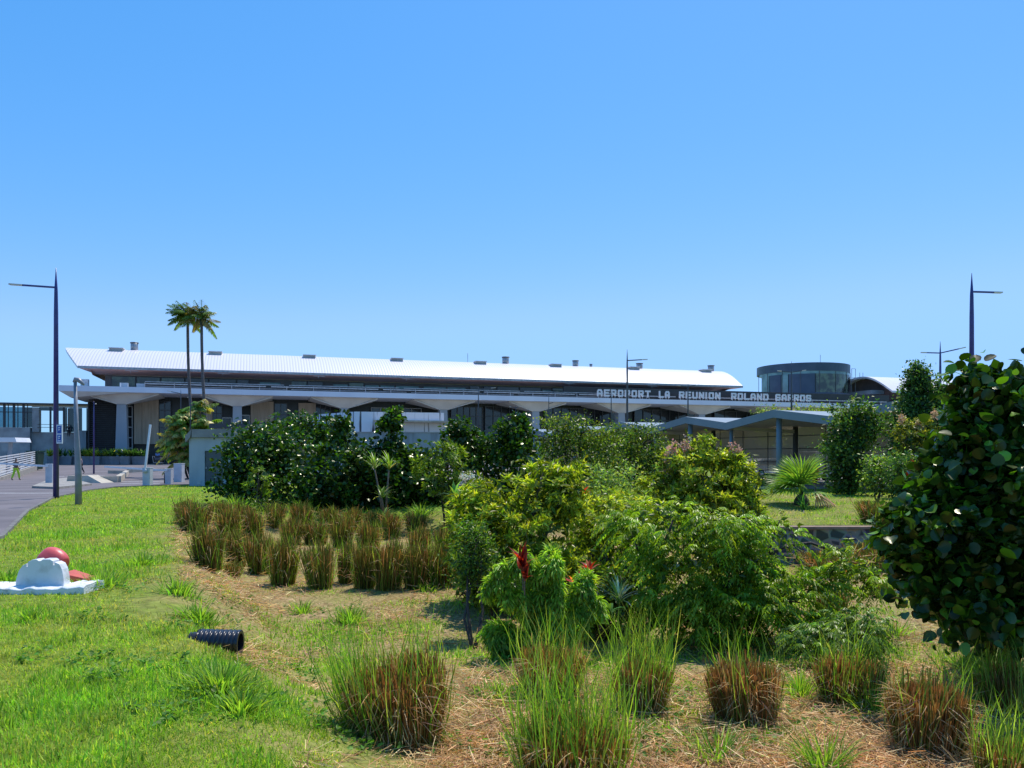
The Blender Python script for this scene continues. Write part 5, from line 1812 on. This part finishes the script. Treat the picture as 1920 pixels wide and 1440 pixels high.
def fan_palm():
    b = gpt(1503, 948)
    D = b.y
    T = thing('fan_palm', 'young fan palm with stiff green blades and dead brown leaves on the grassy bank', 'palm', b)
    rg = np.random.default_rng(91)
    MB().tube([(0, 0, -.1), (0, 0, .15), (0, 0, .3)], [.26, .22, .12], 10).build('trunk', M['bark'], T)
    lb, lb2 = LB(), LB()
    for k in range(24):
        az = rg.uniform(0, 2 * math.pi)
        el = rg.uniform(.15, 1.45)
        d = np.array([math.cos(az) * math.cos(el), math.sin(az) * math.cos(el), math.sin(el)])
        st = np.array([0, 0, .28])
        hub = st + d * .5
        dead = d[0] > .35 and el < .8
        tgt = lb2 if dead else lb
        col = (.38, .25, .17) if dead else (.1, .17, .03)
        tgt.add(T_STRIP, [st], [hub - st], [[0, 0, 1.0]], .52, .03, colvar(rg, 1, col, .1))
        s = nrm(np.cross(d[None], [[0, 0, 1.0]]))[0]
        n = 17
        a = np.linspace(-1.25, 1.25, n)
        Tn = np.cos(a)[:, None] * d + np.sin(a)[:, None] * s + np.array([0, 0, -.12 - (.5 if dead else 0)])
        tgt.add(T_LONG, np.tile(hub, (n, 1)), Tn, np.tile(np.cross(s, d), (n, 1)), .9 * (1 - .15 * np.abs(a)), .055, colvar(rg, n, col, .18))
    n = 40
    az = rg.uniform(0, 6.28, n)
    lb2.add(T_LONG, np.tile([0, 0, .45], (n, 1)), np.stack([np.cos(az) * .45, np.sin(az) * .45, np.full(n, -1.0)], 1), np.stack([np.cos(az), np.sin(az), az * 0], 1), .6, .09, colvar(rg, n, (.06, .05, .03), .2))
    lb.build('leaves', M['leaf'], T)
    lb2.build('dead_leaves', M['dry_grass'], T)


fan_palm()


def coconut(px_base, px_top, py_top, D, label, seed, lean):
    b = onground(px_base, D)
    T = thing('palm_tree', label, 'palm', b, group='twin tall palms before the terminal')
    t = at(px_top, py_top, D) - b
    pts = [(0, 0, -.2)]
    for k in range(1, 9):
        f = k / 8
        x = t.x * (1 - (1 - f) ** lean)
        pts.append((x, 0, t.z * f))
    MB().tube(pts, [.2, .15, .14, .13, .13, .12, .12, .12, .11], 10).build('trunk', M['palm_bark'], T)
    rg = np.random.default_rng(seed)
    lb = LB()
    for k in range(30):
        az = rg.uniform(0, 2 * math.pi)
        el = rg.uniform(-.55, 1.35)
        d = (math.cos(az) * math.cos(el) - .2, math.sin(az) * math.cos(el), math.sin(el) + .1)
        c = (.07, .12, .02) if rg.random() < .75 else (.16, .13, .05)
        frond(lb, rg, tuple(t + Vector((0, 0, .1))), d, rg.uniform(1.4, 2.1), rg.uniform(.15, .5), 30, .5, .07, c)
    lb.build('crown', M['leaf'], T)
    MB().tube([t - Vector((0, 0, .5)), t + Vector((0, 0, .3))], [.2, .1], 8).build('crown_shaft', M['green_plastic'], T)


coconut(376, 352, 590, 70, 'tall thin palm, the left and taller of the twin palms', 92, 2.6)
coconut(401, 378, 598, 69, 'tall thin palm with a browner crown, the right one of the twin palms', 93, 2.4)


def bushy_palm():
    b = onground(365, 62)
    T = thing('bushy_palm', 'bushy golden green palm clump behind the utility house', 'palm', b)
    rg = np.random.default_rng(94)
    lb, mb = LB(), MB()
    for px, py in ((345, 815), (352, 780), (370, 765), (385, 800), (340, 840), (362, 830), (395, 795), (378, 820), (350, 860), (328, 800), (330, 825), (360, 800), (345, 790), (400, 815)):
        p = at(px, py, 62) - b
        p.y += rg.uniform(-.8, .8)
        mb.tube([(p.x * .3, p.y * .3, -.1), (p.x * .7, p.y * .7, p.z * .5), (p.x, p.y, p.z)], [.07, .06, .04], 6)
        for k in range(17):
            az = rg.uniform(0, 2 * math.pi)
            el = rg.uniform(-.2, 1.2)
            c = ((.08, .13, .025), (.26, .22, .07), (.12, .2, .03))[int(rg.integers(0, 3))]
            frond(lb, rg, tuple(p), (math.cos(az) * math.cos(el), math.sin(az) * math.cos(el), math.sin(el)), rg.uniform(1.0, 1.9), rg.uniform(.3, .7), 20, .5, .1, c)
    mb.build('stems', M['pale_bark'], T)
    lb.build('fronds', M['leaf'], T)


bushy_palm()

# ================================================================== CLIPPED GRASS CLUMPS
def clump_meshes(seed, w, hb, n_dry, n_green, hg, thick, bias=0.0, green_in=.25):
    """dry cut stubble and green blades of one tussock of half width w, stubble height hb"""
    rg = np.random.default_rng(seed)
    n = n_dry
    r = w * .88 * np.sqrt(rg.random(n))
    a = rg.uniform(0, 2 * math.pi, n)
    P = np.stack([r * np.cos(a) * .85, r * np.sin(a) * .85, np.full(n, -.03)], 1)
    out = np.stack([np.cos(a), np.sin(a), np.zeros(n)], 1) * (r / w)[:, None]
    T = nrm(out * .15 + np.array([0, 0, 1]) + rg.normal(0, .085, (n, 3)))
    Nn = nrm(rg.normal(0, 1, (n, 3)) * [1, 1, .1])
    L = hb * (1 - .22 * (r / w) ** 2) * (1 - .42 * rg.random(n) ** 2.2) * (1 + .22 * (rg.random(n) < .05)) * (1 + .1 * np.sin(2 * a + seed * 1.7)) * (1 + .06 * np.sin(3 * a + seed))
    g = rg.random(n) < green_in
    col = colvar(rg, n, (.28, .14, .045), .35, .08, (.48, .31, .13), .2)
    col[g] = colvar(rg, int(g.sum()), (.12, .125, .025), .25)
    dry = LB().add(T_STRIP, P, T, Nn, L, thick * rg.uniform(.7, 1.4, n), col)
    # loose bent straws
    k = max(6, n // 9)
    a2 = rg.uniform(0, 2 * math.pi, k)
    P2 = np.stack([np.cos(a2) * w * .7, np.sin(a2) * w * .7, rg.uniform(.05, hb * .8, k)], 1)
    dry.add(T_LONG, P2, nrm(np.stack([np.cos(a2), np.sin(a2), rg.uniform(-.6, .6, k)], 1) + rg.normal(0, .3, (k, 3))), rdir(rg, k, 1), hb * .4, thick, colvar(rg, k, (.48, .33, .15), .2))
    m1 = dry.mesh('stubble', M['dry_grass'])
    n = n_green
    r = w * .95 * np.sqrt(rg.random(n))
    a = rg.uniform(0, 2 * math.pi, n)
    if bias:
        a[: n // 2] = math.pi + rg.normal(0, .6, n // 2)
        r[: n // 2] = w * rg.uniform(.6, 1.0, n // 2)
    P = np.stack([r * np.cos(a) * .85, r * np.sin(a) * .85, np.full(n, -.02)], 1)
    out = np.stack([np.cos(a), np.sin(a), np.zeros(n)], 1) * (r / w)[:, None]
    T = nrm(out * .3 + np.array([0, 0, 1]) + rg.normal(0, .1, (n, 3)))
    L = hg * rg.uniform(.45, 1.05, n) ** 1.3
    gr = LB().add(T_LONG, P, T, nrm(out + rg.normal(0, .6, (n, 3)) * [1, 1, .1]), L, thick * 1.35, colvar(rg, n, (.1, .18, .02), .25, .08, (.2, .24, .05), .25))
    return m1, gr.mesh('green_blades', M['grass'])


def clump(name, label, base, ms, sc=1.0, rz=0.0, group=None, zs=None):
    T = thing(name, label, 'grass clump', base, rz, group)
    T.scale = (sc, sc, zs or sc)
    hh = (base[0] * 7.3 + base[1] * 3.1)
    T.rotation_euler = (.09 * math.sin(hh), .09 * math.cos(hh * 1.7), rz)
    link(bpy.data.objects.new('stubble', ms[0]), T)
    link(bpy.data.objects.new('green_blades', ms[1]), T)
    return T


fg = [  # px, base py, width px, stubble top py, blades top py, label, dry n, green n, bias
    (752, 1388, 205, 1240, 1125, 'large near grass clump with tall fresh blades on its left side, closest to the lawn', 1500, 420, 1),
    (1030, 1312, 130, 1212, 1130, 'brown cut grass clump in front of the weeping shrub', 800, 130, 0),
    (1075, 1478, 230, 1348, 1190, 'wide near grass clump with many tall green blades at the bottom edge', 1500, 420, 0),
    (1205, 1335, 110, 1235, 1130, 'reddish brown grass clump overgrown by green blades, right of centre', 600, 260, 0),
    (1400, 1352, 140, 1240, 1160, 'reddish brown flat topped grass clump below the feathery tree', 1100, 90, 0),
    (1590, 1326, 125, 1232, 1150, 'brown grass clump mixed with green blades below the small feathery bush', 700, 170, 0),
    (1738, 1408, 150, 1280, 1200, 'rusty brown flat topped grass clump before the big leafed bush', 1200, 110, 0),
    (1890, 1340, 110, 1250, 1140, 'brown and green grass clump at the right edge under the big leafed bush', 600, 180, 0),
    (1890, 1480, 130, 1390, 1300, 'partly hidden grass clump in the bottom right corner', 600, 180, 0),
]
for i, (px, py, w, tp, gp, lb_, nd, ng, bi) in enumerate(fg):
    b = gpt(px, py) if py < 1440 else gpt(px, py)
    s = b.y / F
    clump('clipped_grass_clump', lb_, b, clump_meshes(100 + i, w * s / 2, (py - tp) * s * 1.0, int(nd * 2.6), int(ng * 1.4), (py - gp) * s, .0062, bi), group='clipped grass clumps in the foreground')

rows = [
    ('front row', [(393, 1070, 60, 82), (445, 1062, 40, 68), (487, 1076, 52, 76), (531, 1096, 56, 88), (601, 1104, 56, 88), (652, 1092, 46, 78), (683, 1104, 48, 84), (728, 1106, 60, 92), (778, 1104, 52, 84), (825, 1100, 56, 88), (866, 1096, 44, 84)]),
    ('second row', [(362, 1004, 56, 62), (430, 1012, 46, 60), (475, 1012, 42, 56), (545, 1022, 40, 50), (592, 1022, 50, 44), (642, 1030, 44, 62), (692, 1036, 44, 58), (786, 1040, 44, 52), (838, 1040, 40, 52)]),
    ('third row', [(352, 985, 50, 46), (408, 984, 42, 42), (452, 990, 44, 46), (515, 990, 36, 44), (566, 992, 40, 44), (620, 992, 40, 40), (730, 1012, 38, 52), (780, 1004, 40, 40), (660, 994, 38, 38), (700, 996, 36, 38)]),
]
var = [clump_meshes(200 + i, .3, .85, 620, 170, .98, .009, 0, .72) for i in range(4)]
ordn = ['first', 'second', 'third', 'fourth', 'fifth', 'sixth', 'seventh', 'eighth', 'ninth', 'tenth', 'eleventh']
rr = random.Random(4)
for rname, lst in rows:
    lst.sort()
    for i, (px, py, w, h) in enumerate(lst):
        b = gpt(px, py)
        s = b.y / F
        clump('clipped_grass_clump', 'clipped green brown grass clump, %s from the left in the %s of the bed' % (ordn[i], rname), b, var[rr.randrange(4)], w * s / .61, rr.uniform(0, 6), 'clipped grass clumps planted in rows', zs=h * s / .86)
c = gpt(436, 1082)
clump('low_grass_tuft', 'very small yellowish grass tuft at the foot of the front row', c, var[0], .62, 1.0, None, .32)
for px, py, w, h, lb_ in ((1560, 1080, 110, 46, 'broad golden grass clump in front of the stone wall'), (1632, 1070, 70, 50, 'golden grass clump beside the stone wall end'), (1640, 1005, 60, 42, 'olive grass clump hanging over the wall top'), (1560, 1150, 60, 50, 'brown dry grass clump in the shade of the feathery tree'),
                          (1655, 1122, 50, 26, 'small reddish dry grass tuft on the bare patch')):
    b = gpt(px, py) if py != 1005 else onground(1640, 20.6)
    s = b.y / F
    clump('golden_grass_clump', lb_, b, var[1], w * s / .62, 0, None, zs=h * s / .86)

# ------------------------------------------------------------------ tall green tussocks
def tussock(label, px, py, wpx, hpx, n, seed, W=.012, col=(.085, .17, .02), col2=(.15, .23, .03), name='grass_tuft', up=1.0, group='fresh green grass tufts'):
    b = gpt(px, py)
    s = b.y / F
    T = thing(name, label, 'grass tuft', b, group=group)
    rg = np.random.default_rng(seed)
    w, h = wpx * s / 2, hpx * s * .85
    a = rg.uniform(0, 2 * math.pi, n)
    r = w * np.abs(rg.normal(0, .5, n))
    P = np.stack([r * np.cos(a), r * np.sin(a), np.full(n, -.02)], 1)
    P[:, 2] += np.array([terr(b.x + p[0], b.y + p[1]) - b.z for p in P])
    out = np.stack([np.cos(a), np.sin(a), np.zeros(n)], 1)
    T_ = nrm(out * rg.uniform(.0, .8, (n, 1)) + np.array([0, 0, up]) + rg.normal(0, .33, (n, 3)))
    LB().add(T_LONG, P, T_, nrm(-out * 1.0 + np.array([0, 0, .4]) + rg.normal(0, .3, (n, 3))), h * rg.uniform(.5, 1.2, n), W, colvar(rg, n, col, .22, .08, col2, .35)).build('blades', M['grass'], T)
    return T


for i, q in enumerate((
        ('broad leaved grass tuft below the drain pipe, on the lawn slope', 415, 1300, 150, 70, 420, .013),
        ('second broad grass tuft right of the one below the drain pipe', 455, 1335, 110, 55, 260, .013),
        ('grass tuft growing against the broken red barrier', 190, 1100, 110, 40, 260, .014),
        ('grass tuft left of the white barrier end', 12, 1095, 70, 40, 200, .014),
        ('coarse grass patch between the red barrier and the clipped rows', 335, 1115, 90, 42, 240, .014),
        ('coarse grass tuft uphill of the drain pipe', 375, 1165, 90, 45, 240, .014),
        ('coarse grass tuft behind the red barrier', 265, 1062, 90, 36, 200, .016),
        ('weed tuft standing alone on the dry patch, the left one', 566, 1150, 44, 34, 110, .013),
        ('leafy weed tuft standing alone on the dry patch, the right one', 657, 1170, 60, 46, 220, .016),
        ('dark weed sprouting in front of the white barrier', 55, 1165, 40, 42, 50, .016),
        ('small green tuft on the bare ground right of the feathery tree', 1680, 1190, 60, 40, 120, .012),
        ('tall bright grass below the big leafed bush', 1860, 1300, 130, 120, 240, .01),
        ('tall bright grass tuft between two brown clumps at the bottom', 1545, 1452, 90, 120, 150, .009),
        ('tall grass tuft at the bottom right of centre', 1345, 1430, 90, 90, 140, .009),
        ('green grass between the brown clumps below the feathery bush', 1500, 1310, 90, 80, 220, .01),
        ('tall thin grass rising before the small feathery bush', 1640, 1345, 110, 110, 150, .008),
        ('thin green grass in the shade under the weeping shrub', 930, 1310, 90, 50, 200, .01),
        ('green grass left of the thicket foot', 440, 955, 70, 36, 160, .03),
        ('green grass tuft at the foot of the thicket middle', 570, 965, 60, 36, 120, .03),
        ('green grass tuft right of the spiky plant foot', 790, 975, 50, 36, 120, .03),
        ('green grass at the foot of the big central shrub', 800, 1110, 60, 22, 120, .014))):
    tussock(q[0], *q[1:6], 300 + i, q[6])

# ================================================================== LAWN AND STRAW
def scatter_lawn():
    rg = np.random.default_rng(42)
    n = 620000
    y = 4.2 * (50 / 4.2) ** rg.random(n)
    x = rg.uniform(-.72, .75, n) * y
    ed = np.interp(y, EDy, EDx)
    keep = (x > ed + .12)
    x, y = x[keep], y[keep]
    # basin weight
    d = x - np.interp(y, XLy, XLx)
    ss = lambda a, b, v: (lambda t: t * t * (3 - 2 * t))(np.clip((v - a) / (b - a), 0, 1))
    B = ss(-.2, 1.7, d) * np.where(x < 5, 1 - ss(24.5, 28, y), (y < 20).astype(float)) * (1 - ss(15.5, 19, x))
    # patches
    pn = np.array([noise.noise(Vector((a * .55, b * .55, 0))) + .5 * noise.noise(Vector((a * 1.7, b * 1.7, 4))) for a, b in zip(x, y)])
    p = np.where(B > .5, .36 + 1.1 * pn, 1.0 + .5 * pn)
    rim = np.exp(-((d - .3) / .7) ** 2) * (y > 5) * (y < 26)
    p = p - rim * (.3 + .35 * ss(8, 14, y))
    right = (x > 5) & (y > 20)
    p = np.where(right, .7 + .9 * pn, p)
    bed = (B > .5) & (y > 14) & (y < 27) & (x < 0)
    p = np.where(bed, p * .35, p)
    near = (B > .5) & (y < 9) & (x > -.6)
    p = np.where(near, .3 + .75 * pn, p)
    lowf = np.array([noise.noise(Vector((a * .35, b * .28, 31))) + .4 * noise.noise(Vector((a * 1.1, b * 1.1, 35))) for a, b in zip(x, y)])
    p = p - 1.2 * np.clip(lowf - .16, 0, 1)
    keep = rg.random(len(x)) < np.clip(p, .03, 1)
    lowf = lowf[keep]
    x, y, pn = x[keep], y[keep], pn[keep]
    z = np.array([terr(a, b) for a, b in zip(x, y)])
    n = len(x)
    P = np.stack([x, y, z - .005], 1)
    sc = (y / 6) ** .62
    dr = rdir(rg, n) * [1, 1, 0]
    T = nrm(dr * rg.uniform(.4, 2.2, (n, 1)) + [0, 0, 1])
    L = .04 * (y / 6) ** .3 * rg.uniform(.5, 1.5, n) * (1 + .5 * np.clip(pn, -.5, .8))
    col = colvar(rg, n, (.135, .215, .02), .25, .08, (.3, .28, .07), .16)
    k = np.clip(lowf * 2.2, 0, .75)[:, None] * (rg.random((n, 1)) < .8)
    col = col * (1 - k) + colvar(rg, n, (.26, .2, .07), .3, .08) * k
    k = np.clip(pn * 1.2 + .35, 0, 1)[:, None]
    col = col * (1 - k) + col * np.array([.78, 1.05, .8]) * k
    lb = LB().add(T_TRI, P, T, nrm(-dr + rg.normal(0, .3, (n, 3)) + [0, 0, .5]), L, .0085 * sc, col)
    # coarser curved blades in irregular patches
    q = (pn > .02) & (rg.random(n) < .16) & (y < 26)
    k2 = int(q.sum())
    lb.add(T_BLADE, P[q], nrm(T[q]), nrm(-dr[q] + [0, 0, .5]), L[q] * 1.7, .011 * sc[q], colvar(rg, k2, (.1, .2, .02), .22, .08, (.2, .28, .04), .3))
    o = lb.build('grass', M['grass'])
    tag(o, 'short green lawn grass on the slope and in patches across the hollow', 'grass', kind='stuff')


scatter_lawn()


def scatter_straw():
    rg = np.random.default_rng(43)
    n = 260000
    y = 4.2 * (28 / 4.2) ** rg.random(n)
    x = rg.uniform(-.5, .75, n) * y
    d = x - np.interp(y, XLy, XLx)
    pn = np.array([noise.noise(Vector((a * .8, b * .8, 9))) for a, b in zip(x, y)])
    inb = (d > .5) & (y < np.where(x < 5, 26, 19.7))
    near = (y < 9) & (x > -.6)
    p = np.where(near, .62 + .6 * pn, .12 + .55 * pn)
    rim = (d > -.1) & (d < 1.2) & (y > 11) & (y < 22)
    p = np.where(rim, .45 + .5 * pn, p)
    keep = ((inb | rim) & (rg.random(n) < np.clip(p, 0, 1)))
    x, y = x[keep], y[keep]
    z = np.array([terr(a, b) for a, b in zip(x, y)])
    n = len(x)
    P = np.stack([x, y, z + rg.uniform(.0, .035, n) + .06 * (rg.random(n) < .15)], 1)
    a = rg.uniform(0, 2 * math.pi, n)
    T = np.stack([np.cos(a), np.sin(a), rg.normal(0, .22, n)], 1)
    L = rg.uniform(.05, .22, n) * (y / 6) ** .25
    lb = LB().add(T_STRIP, P, T, nrm(rg.normal(0, .5, (n, 3)) + [0, 0, 1]), L, .0052 * (y / 6) ** .6, colvar(rg, n, (.36, .21, .09), .4, .08, (.58, .42, .22), .3))
    o = lb.build('straw', M['dry_grass'])
    tag(o, 'dry cut straw strewn over the floor of the hollow', 'straw', kind='stuff')


scatter_straw()


def scatter_weeds():
    rg = np.random.default_rng(44)
    lb = LB()
    # small broad leaved weeds creeping over the near hollow and the lawn
    n = 3800
    y = 4.6 * (14 / 4.6) ** rg.random(n)
    x = rg.uniform(-.62, .66, n) * y
    for a, b in zip(x, y):
        if noise.noise(Vector((a * 1.1, b * 1.1, 22))) < .12:
            continue
        k = int(rg.integers(3, 8))
        c = np.array([a, b, terr(a, b) + rg.uniform(.01, .05)])
        az = rg.uniform(0, 6.28, k)
        T = np.stack([np.cos(az), np.sin(az), rg.uniform(.1, .7, k)], 1)
        lb.add(T_ROUND, np.tile(c, (k, 1)) + rg.normal(0, .02, (k, 3)), T, rdir(rg, k, 1.5), rg.uniform(.025, .05, k), rg.uniform(.02, .035, k), colvar(rg, k, (.06, .13, .02), .2))
    o = lb.build('creeping_weeds', M['grass'])
    tag(o, 'small broad leaved weeds creeping among the grass', 'weeds', kind='stuff')


scatter_weeds()

# ================================================================== LIGHT, SKY, CAMERA
SUN_EL, SUN_AZ = R(63), R(28)            # azimuth from the view direction towards the right
w = bpy.data.worlds.new('World')
SC.world = w
w.use_nodes = True
nt = w.node_tree
bg = nt.nodes['Background']
sky = nt.nodes.new('ShaderNodeTexSky')
sky.sky_type = 'NISHITA'
sky.sun_disc = False
sky.sun_elevation = SUN_EL
sky.sun_rotation = SUN_AZ
sky.altitude = 20
sky.air_density = 1.0
sky.dust_density = .3
sky.ozone_density = 2.5
hs = nt.nodes.new('ShaderNodeHueSaturation')
hs.inputs['Saturation'].default_value = 1.25
nt.links.new(sky.outputs[0], hs.inputs['Color'])
sp = nt.nodes.new('ShaderNodeSeparateColor')
cb = nt.nodes.new('ShaderNodeCombineColor')
nt.links.new(hs.outputs[0], sp.inputs[0])
for i, (k, e) in enumerate(((1.1, 1.1), (2.06, .63), (3.95, .45))):      # film-like response of the clear tropical sky
    pw = nt.nodes.new('ShaderNodeMath')
    pw.operation = 'POWER'
    pw.inputs[1].default_value = e
    ml = nt.nodes.new('ShaderNodeMath')
    ml.operation = 'MULTIPLY'
    ml.inputs[1].default_value = k
    nt.links.new(sp.outputs[i], pw.inputs[0])
    nt.links.new(pw.outputs[0], ml.inputs[0])
    mn = nt.nodes.new('ShaderNodeMath')
    mn.operation = 'SMOOTH_MIN'
    mn.inputs[1].default_value = (3.0, 5.6, 10.5)[i]
    mn.inputs[2].default_value = .6
    nt.links.new(ml.outputs[0], mn.inputs[0])
    nt.links.new(mn.outputs[0], cb.inputs[i])
nt.links.new(cb.outputs[0], bg.inputs[0])
bg.inputs[1].default_value = .12

sl = bpy.data.lights.new('sun', 'SUN')
sl.energy = 5.0
sl.angle = R(.53)
sl.color = (1, .96, .9)
so = bpy.data.objects.new('sun', sl)
COL.objects.link(so)
sd = Vector((math.sin(SUN_AZ) * math.cos(SUN_EL), math.cos(SUN_AZ) * math.cos(SUN_EL), math.sin(SUN_EL)))
so.rotation_euler = (-sd).to_track_quat('-Z', 'Y').to_euler()
so.location = (0, 0, 60)

cam = bpy.data.cameras.new('camera')
cam.sensor_width = 36
cam.lens = 36 * F / 1920
cam.shift_y = (HY - 720) / 1920
cam.clip_start = .05
cam.clip_end = 12000
co = bpy.data.objects.new('camera', cam)
COL.objects.link(co)
co.location = (0, 0, ZC)
co.rotation_euler = (R(90), 0, 0)
SC.camera = co
SC.view_settings.view_transform = 'Standard'
SC.view_settings.look = 'None'
SC.view_settings.exposure = 0
SC.view_settings.gamma = 1
SC.render.resolution_x, SC.render.resolution_y = 1024, 768
SC.render.engine = 'CYCLES'
SC.cycles.max_bounces = 6
SC.cycles.diffuse_bounces = 3
SC.cycles.transparent_max_bounces = 8
SC.cycles.use_denoising = True
